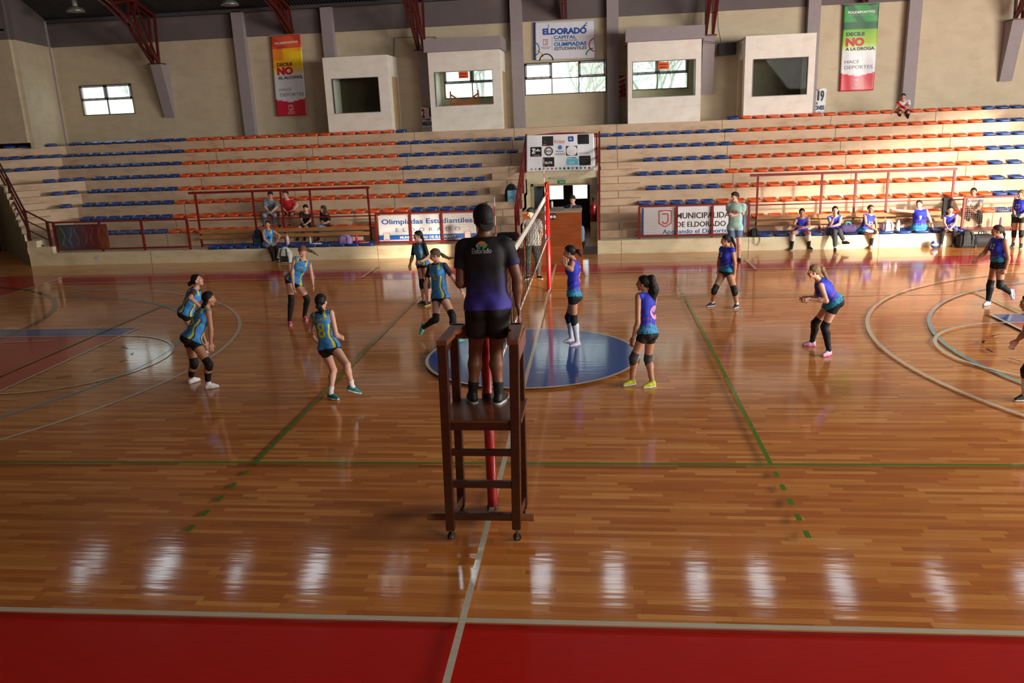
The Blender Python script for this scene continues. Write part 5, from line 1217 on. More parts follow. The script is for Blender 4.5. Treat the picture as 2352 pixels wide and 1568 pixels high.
    # ---- hair
    if cap:
        CF_ = Field(.01); CF_.ell(g(0,-.012,.035), HR, V3(.086,.104,.098)); CF_.clip(g(0,0,.012), -hup); CF_.clip(g(0,.095,.05), hf*.9-hup*.4)
        CF_.box(g(0,-.125,-.012), HR @ np.eye(3), V3(.066,.050,.008), .006)
        CF2 = Field(.012); CF2.ell(g(0,-.012,.035), HR, V3(.086,.104,.098)); CF2.clip(g(0,0,-.004), -hup)
        CF2b = Field(.01); fb = nrm_(-hf*.5-hup*.86); CF2b.ell(g(0,-.082,-.036), np.array([hr, fb, np.cross(hr, fb)]), V3(.068,.062,.013))
        mesh_obj('cap', [surf(CF2, .0075), surf(CF2b, .006)], M('black_cap', (20, 19, 22), .75, .06, 14), root)
        HR2 = Field(.01); HR2.ell(g(0,-.012,.0), HR, V3(.077,.094,.080)); HR2.clip(g(0,.0,.01), hf*.95-hup*.1); HR2.clip(g(0,0,-.062), -hup)
        mesh_obj('hair', [surf(HR2, .0075)], HM, root)
    else:
        HX = Field(.012*s, .0022); th = .014 if hstyle == 'short' else .011; HX.ell(g(0,-.014,.026), HR, V3(.078+th*.6,.094+th,.090+th*1.1)); HX.clip(g(0,.062,.068), hf*.74-hup*.67); HX.clip(g(0,0,-.066 if hstyle == 'short' else -.085), -hup)
        HX.clip(g(0,.045,0), hf*1.-hup*.15) if hstyle == 'short' else None
        if hstyle == 'short':
            HX2 = Field(.012*s, .0045); HX2.ell(g(0,.004,.066), HR, V3(.076,.094,.066)); HX2.clip(g(0,.074,.062), hf*.7-hup*.7); hp_ = [surf(HX, .0085), surf(HX2, .0085)]
        else: hp_ = [surf(HX, .0085)]
        if hstyle == 'long':
            LH = Field(.03*s, .003); LH.cone(g(-.055,-.04,0), g(-.062,-.045,-.20), .04*s, .032*s).cone(g(.055,-.04,0), g(.062,-.045,-.20), .04*s, .032*s).cone(g(0,-.06,0), g(0,-.075,-.22), .05*s, .04*s); hp_.append(surf(LH, .011))
        if pony:
            yy = HD[1]-hf[1]*.09*s; PF = Field(.016*s, .0035); pts = [g(0,-.092,.035)]
            for (px, py, *r_) in pony['pts']: pts.append(P(px, py, 1, yy))
            rr = pony.get('r', .03)*s; n = len(pts)
            for i in range(n-1):
                ta, tb = i/(n-1), (i+1)/(n-1); w_ = lambda t: rr*(.62+.9*math.sin(min(1, t*1.25)*PI*.62))*(1-.80*max(0, t-.35)/.65); PF.cone(pts[i], pts[i+1], w_(ta), w_(tb))
            if pony.get('bun'): PF.ell(g(0,-.105,pony['bun']), HR, V3(.036,.03,.036))
            hp_.append(surf(PF, .0085))
        mesh_obj('hair', hp_, HM, root)
        if pony and pony.get('tie'): MB().tube([g(0,-.098,.034)-hf*.004, g(0,-.110,.034)], .022*s, 12).build('hair_tie', M('hair_tie_%d' % pony['tie'][0], pony['tie'], .6), root, origin=root.location)
        if pony and pony.get('band'):
            BF = Field(.01); BF.ell(g(0,-.010,.030), HR, V3(.084,.104,.096)); BF.clip(g(0,0,.062), hup*.97-hf*.2); BF.clip(g(0,0,.03), -hup*.97+hf*.2); mesh_obj('headband', [surf(BF, .007)], M('pink_headband', pony['band'], .7), root)
    # ---- clothes
    if top:
        JF = Field(.03*s); torso(JF, loose)
        hemd = hem if hem is not None else .035
        for sd in (1, -1): thigh(JF, sd, loose+.010, .30)
        JF.clip(PV-up*hemd*s, -up); JF.clip(NK+up*.004*s, up)
        nk = Field(.01); nk.cone(NK+up*.05*s+fs_*.012*s, NK-up*.012*s+fs_*.02*s, .062*s, .050*s); JF.sub(nk)
        jp = [JF]
        if sleeve > 0:
            for sd in (1, -1):
                if A[sd] is None: continue
                SF_ = Field(.02); uarm(SF_, sd, loose*.9+.002, sleeve+.1); a = SH[sd]; e = A[sd][0]; SF_.clip(a+(e-a)*sleeve, e-a); SF_.cone(a-up*.02*s, a+(e-a)*.5-up*.0, .040*s+loose*.5, .046*s+loose)
                jp.append(SF_)
        JALL = Field(.035)
        for j_ in jp: JALL.add_field(j_)
        cx = nrm_(rs+rh); cx = nrm_(cx-up*(cx@up)); cf = np.cross(up, cx)
        def uvw(v): d = v-PV; return d@cx/(.17*s*b), d@up/L, d@cf/(.17*s*b)
        def colf(v): u_, v_, w_ = uvw(v); return linv(top(u_, v_, w_, v))
        jer = mesh_obj('jersey', [surf(JALL, .0088*q)], CLOTH_A, root, colf)
        for it in nums:
            txt, side, u0, v0, wd, ht, colr, bold = it; sg = 1 if side == 'F' else -1
            vv, ff = text_mesh(txt, bold=bold) if isinstance(txt, str) else txt; lo_, hi_ = vv.min(0), vv.max(0); qv = (vv-lo_)/np.maximum(hi_-lo_, 1e-6)-.5
            p_ = PV+up*(v0*L)+cx[None]*0; sdir = -sg  # from the viewer's side letters run left to right
            pts = p_+ (cx*(-sg))*(u0*.17*s*b) + (cx*(-sg))[None]*(qv[:, :1]*wd*s) + up[None]*(qv[:, 1:]*ht*s) + cf*sg*.32*s
            for _ in range(22): dd_ = JALL(pts)-.007; pts = pts-cf*sg*np.clip(dd_, -.02, .05)[:, None]
            ok_ = np.abs(JALL(pts)-.007) < .012; ff = [f_ for f_ in ff if all(ok_[i_] for i_ in f_)]
            if not ff: continue
            m = MB(); m.add(pts, ff); m.build('number' if isinstance(txt, str) and txt[:1].isdigit() else 'print', M('ink_%d_%d_%d' % colr, colr, .5, .03), root, origin=root.location)
        if under:
            UF = []
            for sd in (1, -1):
                if A[sd] is None: continue
                u1 = Field(.02); uarm(u1, sd, .007, under[1]+.08); a = SH[sd]; e = A[sd][0]; u1.clip(a+(e-a)*under[1], e-a); UF.append(surf(u1, .011*q))
            if UF: mesh_obj('sleeve', UF[:1], M('under_%d_%d_%d' % under[0], under[0], .7), root); 
            if len(UF) > 1: mesh_obj('sleeve', UF[1:], M('under_%d_%d_%d' % under[0], under[0], .7), root)
    BM = M('bottom_%d_%d_%d' % tuple(botc), botc, .75, .08, 10)
    SF2 = Field(.03*s); 
    SF2.ell(PV+up*.01*s, TR(rh, fh), ((.158*b if fem else .150*b)*s+.008, .112*b*s+.008, .11*s+.008))
    gr2 = .078 if fem else .062
    for d_ in (1, -1): SF2.ell(PV-up*.05*s-fh*.055*s*b+rh*d_*.065*s*b, TR(rh, fh), (gr2*s*b+.007, gr2*s*b+.007, .085*s+.007))
    SF2.clip(PV+up*.10*s, up); lo_ = .009 if fem else .022
    fl_ = Field(.02); fl_.add_field(SF2)
    for sd in (1, -1):
        if G[sd] is None: continue
        if bottom == 'shorts':
            T_ = Field(.02); thigh(T_, sd, lo_, blen+.12); k_ = G[sd][0]; T_.clip(HP[sd]+(k_-HP[sd])*blen, k_-HP[sd]); fl_.add_field(T_)
        else:
            T_ = Field(.02); thigh(T_, sd, .016, 1.); calf(T_, sd, .016, 0, .96); T_.clip(G[sd][0]+(G[sd][1]-G[sd][0])*.93, G[sd][1]-G[sd][0]); fl_.add_field(T_)
    fl_.k = .02
    mesh_obj('shorts' if bottom == 'shorts' else 'trousers', [surf(fl_, .0115*q)], BM, root)
    for sd in (1, -1):
        if G[sd] is None: continue
        k_, a_, td, fu = G[sd]
        if socks:
            S_ = Field(.015); calf(S_, sd, .005, socks[1], 1.0); S_.cone(a_, a_+td*.03*s-fu*.02*s, .037*s); S_.clip(k_+(a_-k_)*socks[1], k_-a_)
            mesh_obj('sock', [surf(S_, .0095*q)], M('sock_%d_%d_%d' % socks[0], socks[0], .8), root)
            if len(socks) > 2 and socks[2]:
                S_ = Field(.015); calf(S_, sd, .006, socks[3], 1.0); S_.cone(a_, a_+td*.03*s-fu*.02*s, .038*s); S_.clip(k_+(a_-k_)*socks[3], k_-a_); mesh_obj('sock', [surf(S_, .0095*q)], M('sock_%d_%d_%d' % socks[2], socks[2], .8), root)
        if pads:
            K_ = Field(.02); hpv = HP[sd]; r0 = .058*s*(.6+.4*b)+.004; K_.cone(k_+(hpv-k_)*.22, k_, r0+.003, r0); K_.cone(k_, k_+(a_-k_)*.24, r0, r0-.002); fr = nrm_(fz if an_ is None else nrm_((k_-(hpv+a_)/2)) + fz*.5); K_.ell(k_+fr*.024*s, np.eye(3), np.array([.042,.042,.060])*s)
            K_.clip(k_+(hpv-k_)*.24, hpv-k_); K_.clip(k_+(a_-k_)*.26, a_-k_); mesh_obj('kneepad', [surf(K_, .0085*q)], M('pad_%d_%d_%d' % pads, pads, .7, .1, 12), root)
        # shoe: upper and sole
        A0 = a_; rt = np.cross(td, fu); U = Field(.02*s); gg = lambda t, u, r=0.: A0+td*t*s+fu*u*s+rt*r*s
        U.cone(gg(-.004,.000), gg(-.022,-.040), .040*s, .036*s).cone(gg(-.02,-.046), gg(.05,-.046), .037*s, .038*s).cone(gg(.05,-.046), gg(.142,-.058), .038*s, .026*s).cone(gg(.0,-.01), gg(.09,-.040), .032*s, .026*s)
        U.clip(gg(0,-.080), -fu); U.clip(gg(0,.020), fu*.95+td*.3)
        sh = mesh_obj('shoe', [surf(U, .0085*q)], M('shoe_%d_%d_%d' % shoes[0], shoes[0], .55, .06, 12), root)
        W = Field(.02*s); W.cone(gg(-.026,-.07), gg(.06,-.07), .041*s, .043*s).cone(gg(.06,-.07), gg(.145,-.066), .043*s, .031*s).clip(gg(0,-.088), -fu).clip(gg(0,-.062), fu)
        so = mesh_obj('sole', [surf(W, .0075*q)], M('sole_%d_%d_%d' % shoes[1], shoes[1], .5, .04, 12), root); so.parent = sh
    return root, dict(PV=PV, NK=NK, HD=HD, A=A, G=G, SH=SH)
# ------------------------------------------------------------------ jersey patterns
def rgbf(*cs): return [np.array(c, float) for c in cs]
LBLUE, YEL, NVY, DBL = rgbf((66, 152, 230), (216, 212, 60), (22, 28, 60), (44, 114, 194))
def j_light(u, v, w, p):
    c = np.tile(LBLUE, (len(u), 1)); c[(np.sin(v*38+u*7+w*4) > .93)] = DBL
    st = (v > .80) & (np.abs(np.abs(u)-(.50+(1-v)*.5)) < .10); c[st] = YEL
    a = np.degrees(np.abs(np.arctan2(u, w))); a = np.minimum(a, 180-a)
    wv = 6*np.sin(v*13+.5)
    c[(np.abs(a-56-wv) < 6.5) & (v < .62)] = YEL; c[(np.abs(a-66-wv) < 3.5) & (v < .64)] = NVY
    c[(v > .955) & (np.abs(u) < .45)] = NVY; c[(v > .60) & (np.abs(u) > .93)] = NVY
    c[(v < -.13) & (np.abs(u) > .45) & (np.abs(u) < .8)] = YEL
    return c
ROY, TEA, PNK, RD2 = rgbf((38, 50, 196), (30, 150, 190), (206, 36, 128), (26, 24, 120))
def j_royal(u, v, w, p):
    t = np.clip((.26+.05*np.sin(u*9+w*5)-v)/.16, 0, 1)[:, None]; c = ROY*(1-t)+TEA*t
    n = np.sin(u*11+v*17+1.3)*np.sin(v*23-u*7+w*6); c[(n > .78) & (v < .36) & (v > .02)] = PNK; m = (n < -.72) & (v < .42); c[m] = RD2
    return c
def j_ref(u, v, w, p):
    t = np.clip((.50-v+.05*np.sin(p[:,0]*30+v*12))/.45, 0, 1)[:, None]; c = np.array([17, 17, 26.])*(1-t)+np.array([56, 46, 150.])*t
    e = (np.abs(u) > 1.15) & (v > .3); tt = np.clip((.78-v)/.3, 0, 1)[:, None]; c2 = np.array([17,17,26.])*(1-tt)+np.array([48,40,126.])*tt; c[e] = c2[e]; return c
def solid(col, var=0):
    def f(u, v, w, p): return np.tile(np.array(col, float), (len(u), 1))
    return f
def j_stripe(u, v, w, p):
    c = np.tile(np.array([176, 172, 172.]), (len(u), 1)); c[(np.sin(u*26) > .55)] = (140, 136, 138); return c
def j_sash(u, v, w, p):
    c = np.tile(np.array([222, 216, 222.]), (len(u), 1)); c[(np.abs(v-.15-(u+1)*.38) < .16)] = (196, 24, 40); return c
def j_sweater(u, v, w, p):
    c = np.tile(np.array([196, 190, 184.]), (len(u), 1)); c[(v > .40) & (v < .68)] = (120, 112, 108); c[(np.abs(v-.54) < .05)] = (210, 200, 190); c[v < .35] = (120, 130, 118); return c
def disc2(): return (np.array([(.5+.5*math.cos(a*PI/12), .5+.5*math.sin(a*PI/12)) for a in range(24)]+[(.5, .5)]), [(i, (i+1) % 24, 24) for i in range(24)])
YN = (206, 204, 60); WN_ = (228, 228, 236)
ROUND = ([(.5+.5*math.cos(a*PI/10), .5+.5*math.sin(a*PI/10)) for a in range(20)])
def badge(): return (np.array([(x, y) for x, y in ROUND if y >= .49]+[(.5+.5*math.cos(a), .5) for a in (PI, 0)]), [tuple(range(11))])
def quad_(k): # lower quarter of the round emblem
    pts = [(0, 1)]+[((-1 if k < 0 else 1)*math.sin(a*PI/16), 1-math.cos(a*PI/16)) for a in range(9)]
    return (np.array(pts), [tuple(range(len(pts)))])
BLKB = (20, 20, 24)
# ------------------------------------------------------------------ on court, light blue team
person('light blue player with brown sleeves looking up behind the crouching ponytail player', 1.60, 60, (430, 724, .35), (451, 661, -1), (453, 646), {'R': [(437, 684, -1), (458, 702, 0), (468, 712)], 'L': [(466, 690, 1), (474, 706, 0), (480, 716)]},
       {'R': [(441, 756), (433, 800, 'f'), (446, 812)], 'L': [(462, 752), (458, 802, 'f'), (470, 810)]}, azs=75, azh=85, hp=.35, b=1.12, hair='black', hstyle='tied', pony=dict(pts=[(436, 652), (432, 657)], r=.032, bun=-.01),
       top=j_light, under=((84, 44, 34), .72), pads=BLKB, socks=(BLKB, .3), blen=.26)
person('light blue player with long black ponytail crouching nearest the left edge', 1.62, 40, (443, 786, -1.55), (474, 708, 1), (480, 686), {'R': [(484, 757, 0), (484, 789, 0), (487, 806)], 'L': [(460, 755, 1), (472, 786, 1), (478, 800)]},
       {'L': [(446, 835), (438, 868, 'f'), (454, 873)], 'R': [(480, 837), (477, 880, 'f'), (502, 887)]}, azs=45, azh=60, b=1.12, skin='tan', hair='black', hstyle='tied', pony=dict(pts=[(473, 692), (464, 712), (454, 735), (448, 742)], r=.036, tie=(200, 200, 200)),
       top=j_light, pads=BLKB, socks=(BLKB, .3, (225, 225, 230), .80), nums=(('6', 'B', 0, .52, .15, .2, YN, .02), ('ELDORADO', 'B', 0, .74, .22, .035, YN, .02)), blen=.34, hands=20)
person('light blue player number 7 with pink headband looking down', 1.66, 165, (676, 650, 2.75), (696, 595, -1), (695, 577), {'R': [(671, 626, -1), (674, 657, 0), (676, 673)], 'L': [(715, 628, 0), (719, 654, -1), (721, 668)]},
       {'R': [(669, 689), (665, 736, 'f'), (668, 752)], 'L': [(706, 687), (699, 725, 'f'), (706, 737)]}, azs=160, azh=190, hp=-.5, hair='blond', hstyle='tied', pony=dict(pts=[(706, 573), (718, 578), (731, 587)], r=.028, band=(206, 60, 90)),
       top=j_light, pads=BLKB, socks=(BLKB, .0), shoes=((230, 96, 120), (236, 180, 186)), nums=(('7', 'F', .2, .62, .07, .11, YN, .02),), blen=.24)
person('light blue player number 8 seen from behind with low black ponytail', 1.60, 15, (756, 806, -2.15), (738, 714, 0), (738, 693), {'L': [(711, 760, 0), (724, 780, 1), (730, 786)], 'R': [(772, 769, 0), (785, 776, 1), (791, 776, 1)]},
       {'L': [(766, 850), (759, 903, 'f'), (775, 916)], 'R': [(797, 838, -1), (808, 886, 0), (834, 893, 1)]}, azs=10, azh=15, skin='light', hair='black', hstyle='tied', pony=dict(pts=[(738, 712), (740, 731)], r=.030, bun=-.06),
       top=j_light, socks=((228, 228, 232), .72), shoes=((36, 120, 124), (215, 220, 225)), nums=(('8', 'B', .0, .47, .13, .235, YN, .015), ('ELDORADO', 'B', 0, .77, .25, .035, YN, .02)), blen=.27, hands=75)
person('light blue player number 4 with black sleeves behind number 10', 1.64, 215, (971, 612, 4.3), (962, 557, 0), (960, 544), {'R': [(947, 590, 0), (942, 606, 0), (941, 617)], 'L': [(984, 591, 0), (968, 600, -1), (960, 602)]},
       {'R': [(969, 652), (973, 690, 'f'), (963, 699)], 'L': [(983, 652), (984, 692, 'f'), (976, 702)]}, azs=215, azh=240, hair='black', hstyle='tied', pony=dict(pts=[(970, 546), (974, 556), (976, 570)], r=.022),
       top=j_light, under=(BLKB, .85), pads=BLKB, shoes=(BLKB, (200, 200, 120)), nums=(('4', 'F', .1, .60, .07, .12, YN, .02),), blen=.22)
person('light blue player number 10 with flying blond ponytail mid stride', 1.68, 215, (1011, 690, 1.2), (1004, 604, -1), (1000, 589), {'R': [(977, 653, 0), (980, 680, 0), (980, 692)], 'L': [(1046, 645, 0), (1061, 668, 0), (1067, 680)]},
       {'R': [(1001, 733, -1), (975, 750, 1), (968, 772, 1)], 'L': [(1039, 724), (1048, 778, 'f'), (1060, 785)]}, azs=205, azh=255, hp=-.25, b=1.08, hair='blond', hstyle='tied', pony=dict(pts=[(1018, 587), (1031, 593), (1044, 592)], r=.026, tie=(60, 50, 46)),
       top=j_light, under=((62, 52, 62), .62), pads=BLKB, socks=(BLKB, .12), shoes=((96, 196, 190), (120, 206, 200)), nums=(('10', 'F', .0, .60, .14, .12, YN, .012), ('VOLEY', 'F', -.5, .70, .07, .02, WN_, .01)), blen=.22)
# ------------------------------------------------------------------ referee on the stand
rr_, J = person('person refereeing in dark cap and black to purple shirt on the wooden stand', 1.88, 5, (1120, 694, -5.74), (1112, 545, 0), (1110, 508), {'L': [(1058, 650, 0), (1072, 648, 1), (1080, 652, 1)], 'R': [(1188, 640, 0), (1189, 701, 0), (1198, 738, -1)]},
       {'L': [(1092, 806), (1086, 903, 'f'), (1082, 912)], 'R': [(1140, 806), (1145, 905, 'f'), (1154, 914)]}, azs=2, azh=-25, fem=False, b=1.12, skin='brown', hair='black', cap=True, loose=.018, sleeve=.62, hem=.06, lift=0.,
       top=j_ref, botc=(14, 14, 17), blen=.64, socks=((16, 16, 18), .70), shoes=((24, 24, 27), (196, 196, 198)), ground=1.217, hands=12,
       nums=(('Eldorado', 'B', .0, .80, .165, .042, (206, 206, 212), .0), ('Avancemos juntos', 'B', .0, .765, .15, .012, (120, 120, 130), .0), (badge(), 'B', 0., .905, .09, .045, (226, 140, 50), .0), (quad_(-1), 'B', -.155, .862, .043, .043, (60, 140, 200), .0), (quad_(1), 'B', .155, .862, .043, .043, (60, 170, 110), .0)))
# ------------------------------------------------------------------ on court, royal blue team
WSH = ((226, 226, 232), (206, 208, 216))
person('royal blue player in white socks at the net with raised arm', 1.70, 275, (1318, 686, .62), (1317, 597, 0), (1310, 583), {'L': [(1312, 619, -1), (1298, 610, 0), (1297, 600)], 'R': [(1304, 612, 1), (1303, 596, 1), (1301, 586)]},
       {'L': [(1318, 733), (1326, 785, 'f'), (1302, 798)], 'R': [(1306, 728), (1313, 776, 'f'), (1296, 787)]}, azh=275, skin='tan', hair='black', hstyle='tied', pony=dict(pts=[(1329, 578), (1335, 590)], r=.032, tie=(200, 60, 100)),
       top=j_royal, pads=BLKB, socks=((216, 222, 232), .15), shoes=((224, 214, 232), (200, 200, 226)), nums=((disc2(), 'B', .0, .50, .17, .2, (196, 120, 190), .0), (disc2(), 'B', .0, .52, .10, .11, (60, 40, 130), .0), ('VOLEY', 'B', .0, .80, .14, .03, WN_, .0)), blen=.30, hands=20)
person('royal blue player with long loose black hair and yellow shoes', 1.64, 305, (1487, 772, -1.55), (1484, 672, 0), (1478, 652), {'L': [(1465, 741, -1), (1454, 775, 0), (1449, 793)], 'R': [(1498, 735, 1), (1490, 765, 1)]},
       {'L': [(1455, 822), (1452, 871, 'f'), (1426, 886)], 'R': [(1488, 825), (1498, 876, 'f'), (1475, 890)]}, azs=320, azh=285, hp=.1, skin='tan', hair='black', hstyle='tied', pony=dict(pts=[(1496, 640), (1502, 665), (1494, 700), (1480, 722), (1474, 712)], r=.058, bun=.05),
       top=j_royal, pads=(58, 58, 62), shoes=((196, 206, 34), (206, 210, 214)), nums=((disc2(), 'B', .25, .48, .18, .21, (206, 140, 200), .0), (disc2(), 'B', .25, .51, .10, .11, (50, 36, 130), .0), (disc2(), 'B', .2, .43, .05, .05, (220, 90, 60), .0)), blen=.34, hands=20)
person('royal blue player number 13 standing before the municipality banner', 1.56, 250, (1669, 626, 3.6), (1670, 567, 0), (1667, 554), {'L': [(1688, 605, 0), (1687, 629, 0), (1686, 641)], 'R': [(1651, 602, 1), (1650, 620, 1)]},
       {'R': [(1641, 666), (1637, 694, 'f'), (1619, 704)], 'L': [(1687, 668), (1692, 697, 'f'), (1684, 709)]}, azs=235, azh=265, b=1.2, skin='tan', hair='black', hstyle='tied', pony=dict(pts=[(1681, 548), (1688, 562), (1690, 578)], r=.030),
       top=j_royal, sleeve=.18, pads=BLKB, socks=((222, 222, 228), .86), shoes=((24, 24, 28), (216, 216, 220)), nums=(('13', 'F', -.1, .70, .12, .10, WN_, .02),), blen=.26)
person('royal blue player leaning forward with clasped hands and pink shoes', 1.62, 285, (1913, 701, .15), (1880, 643, 0), (1870, 624), {'L': [(1898, 691, -1), (1861, 687, 0), (1846, 690)], 'R': [(1874, 684, 1), (1854, 682, 1), (1840, 684)]},
       {'L': [(1894, 750), (1904, 804, 'f'), (1880, 820)], 'R': [(1872, 742), (1866, 783, 'f'), (1842, 792)]}, azs=285, azh=280, b=1.15, hair='blond', hstyle='tied', pony=dict(pts=[(1888, 617), (1896, 632), (1905, 648)], r=.032, tie=(220, 120, 60)),
       top=j_royal, pads=BLKB, socks=(BLKB, .12), shoes=((214, 190, 214), (226, 120, 180)), nums=(('8', 'B', .3, .62, .12, .16, WN_, .02),), blen=.38, hands=25)
person('royal blue player number 12 walking in black knee socks at the right', 1.66, 275, (2293, 603, 3.5), (2294, 547, 0), (2290, 531), {'R': [(2260, 582, 0), (2243, 594, 0), (2238, 600)], 'L': [(2316, 594, 0), (2310, 618, 0), (2308, 628)]},
       {'R': [(2274, 655), (2270, 690, 'f'), (2250, 703)], 'L': [(2297, 655, -1), (2318, 670, 0), (2320, 690, 0)]}, azs=255, azh=275, b=1.2, skin='tan', hair='brown', hstyle='tied', pony=dict(pts=[(2302, 525), (2307, 538), (2307, 550)], r=.026),
       top=j_royal, pads=BLKB, socks=(BLKB, .0), shoes=WSH, nums=(('12', 'F', .25, .68, .11, .10, WN_, .02),), blen=.34, hands=80)
person('royal blue player entering at the right edge in black shoes', 1.62, 280, (2392, 808, -2.3), (2374, 722, 0), (2362, 696), {'R': [(2352, 766, 0), (2336, 782, 0), (2326, 794)], 'L': [(2392, 770, 0), (2372, 790, -1)]},
       {'R': [(2356, 850), (2355, 905, 'f'), (2322, 920)], 'L': [(2402, 858), (2410, 905, 'f'), (2390, 918)]}, azh=275, skin='light', hair='brown', hstyle='tied', top=j_royal, pads=BLKB, socks=((214, 218, 230), .2), shoes=((26, 26, 34), (206, 206, 216)), blen=.34)
# ------------------------------------------------------------------ standing officials
person('person in grey striped shirt and dark trousers standing behind the net', 1.78, 205, (1224, 566, 7.15), (1222, 503, 0), (1220, 490), {'R': [(1204, 531, 0), (1207, 552, 1), (1209, 560)], 'L': [(1243, 531, 0), (1241, 552, 1), (1240, 560)]},
       {'R': [(1214, 602), (1213, 632, 'f'), (1207, 641)], 'L': [(1236, 602), (1237, 631, 'f'), (1245, 639)]}, azh=235, hp=-.3, fem=False, hair='black', top=j_stripe, sleeve=.75, loose=.022, hem=.06, bottom='trousers', botc=(62, 62, 56), shoes=(BLKB, (190, 190, 190)), q=1.15)
person('person in mint shirt and blue shorts standing with folded arms', 1.82, 200, (1688, 527, 9.05), (1691, 466, 0), (1688, 453), {'R': [(1674, 489, 0), (1693, 493, -1), (1699, 491)], 'L': [(1706, 490, 0), (1686, 495, -1), (1680, 492)]},
       {'R': [(1682, 562), (1684, 592, 'f'), (1680, 602)], 'L': [(1697, 560), (1697, 591, 'f'), (1702, 600)]}, azh=235, fem=False, hair='dark', top=solid((168, 206, 196)), sleeve=.75, loose=.022, hem=.10, botc=(92, 116, 150), blen=.62, shoes=((34, 34, 38), (60, 60, 64)), q=1.15,
       nums=(('RUN', 'F', 0., .62, .14, .08, (206, 84, 50), .04),))
person('person in dark shirt with hand on chin sitting behind the scoring desk', 1.75, 185, (1315, 520, 10.2), (1316, 471, 0), (1315, 460), {'R': [(1303, 488, 0), (1309, 478, -1), (1312, 474)], 'L': [(1329, 488, 0), (1318, 486, -1), (1312, 484)]},
       {'R': [(1307, 528, -1), (1306, 556, 0), (1304, 562)], 'L': [(1336, 524, -1), (1338, 556, 0), (1336, 562)]}, azh=195, hp=-.3, fem=False, hair='dark', top=solid((40, 44, 62)), sleeve=.8, loose=.02, bottom='trousers', botc=(110, 136, 160), shoes=(BLKB, BLKB), q=1.25, lift=0.)
# ------------------------------------------------------------------ on the right bench
SB = 10.95
person('royal blue substitute with folded arms sitting leftmost on the right bench', 1.66, 185, (1840, 531, SB), (1843, 500, -1), (1842, 489), {'R': [(1823, 519, -1), (1838, 521, -1), (1848, 519)], 'L': [(1858, 520, -1), (1842, 524, -1), (1832, 525)]},
       {'R': [(1822, 535), (1818, 567, 'f'), (1816, 575)], 'L': [(1858, 535), (1858, 566, 'f'), (1867, 573)]}, azh=190, b=1.2, skin='tan', hair='black', hstyle='tied', top=j_royal, socks=((222, 214, 214), .0, BLKB, .52), shoes=(BLKB, (200, 200, 200)), q=1.2, hem=.06, lift=0.)
person('royal blue substitute in grey trousers with crossed legs and hand at mouth', 1.66, 180, (1912, 527, SB), (1918, 496, -1), (1918, 483), {'R': [(1908, 517, -1), (1915, 500, -1), (1917, 494)], 'L': [(1928, 515, -1), (1914, 519, -1), (1908, 519)]},
       {'R': [(1917, 531), (1918, 569, 'f'), (1918, 576)], 'L': [(1928, 529, -1), (1938, 553, 0), (1950, 553, -1)]}, azh=190, hair='black', hstyle='tied', pony=dict(pts=[(1925, 485), (1927, 497)], r=.028), top=j_royal, under=((136, 166, 214), .5), bottom='trousers', botc=(62, 66, 74), shoes=(BLKB, BLKB), q=1.2, hem=.06, lift=0.)
person('royal blue substitute number 32 with one ankle on her knee', 1.64, 170, (1984, 530, SB), (1999, 493, -1), (2000, 480), {'R': [(1989, 515, -1), (2004, 525, -1), (2009, 528)], 'L': [(2012, 513, 0), (2013, 527, -1), (2012, 532)]},
       {'R': [(2004, 535), (2001, 563, 'f'), (2000, 572)], 'L': [(2014, 534, -1), (1999, 531, -1), (1990, 530, 0)]}, azh=165, skin='tan', hair='brown', hstyle='tied', top=j_royal, socks=(BLKB, .3), shoes=((200, 196, 180), (190, 186, 170)), nums=(('32', 'F', .2, .55, .14, .12, WN_, .03),), q=1.2, hem=.06, lift=0.)
person('royal blue substitute number 9 stretching one arm along the bench back', 1.68, 180, (2111, 521, SB), (2113, 481, 0), (2111, 470), {'R': [(2072, 484, 0), (2051, 482, 0), (2044, 480)], 'L': [(2136, 504, 0), (2142, 522, 0), (2143, 530)]},
       {'R': [(2089, 525), (2087, 554, 'f'), (2085, 567)], 'L': [(2112, 525), (2111, 555, 'f'), (2109, 568)]}, azh=215, b=1.28, skin='pale', hair='brown', hstyle='tied', top=j_royal, botc=(158, 186, 220), blen=.8, pads=(30, 30, 34), socks=((224, 224, 230), .6, BLKB, .82), shoes=((216, 226, 240), (230, 232, 240)), nums=(('9', 'F', -.15, .56, .07, .13, WN_, .03),), q=1.2, hem=.06, lift=0.)
person('royal blue substitute number 10 in long black socks with clasped hands', 1.64, 185, (2183, 527, SB), (2183, 494, -1), (2182, 483), {'R': [(2169, 513, -1), (2176, 524, -1), (2180, 527)], 'L': [(2195, 512, -1), (2184, 524, -1), (2181, 527)]},
       {'R': [(2165, 530), (2162, 560, 'f'), (2160, 567)], 'L': [(2191, 530), (2191, 559, 'f'), (2189, 567)]}, azh=185, hp=-.2, skin='light', hair='black', hstyle='tied', top=j_royal, pads=BLKB, socks=(BLKB, .0), shoes=((96, 96, 100), (110, 110, 112)), nums=(('10', 'F', -.1, .52, .12, .11, (206, 190, 150), .03),), q=1.2, hem=.06, lift=0.)
person('royal blue player number 15 standing with hand on hip at the right edge', 1.62, 230, (2340, 502, 10.05), (2347, 458, 0), (2345, 446), {'R': [(2328, 477, 0), (2330, 491, -1), (2335, 494)], 'L': [(2360, 478, 0), (2350, 492, -1)]},
       {'R': [(2329, 536), (2327, 560, 'f'), (2322, 567)], 'L': [(2346, 536), (2345, 563, 'f'), (2342, 573)]}, azh=250, b=1.1, skin='tan', hair='blond', hstyle='tied', top=j_royal, pads=BLKB, socks=(BLKB, .75), shoes=((40, 60, 62), (222, 222, 226)), nums=(('15', 'F', 0., .6, .12, .11, WN_, .02),), q=1.2, blen=.34)
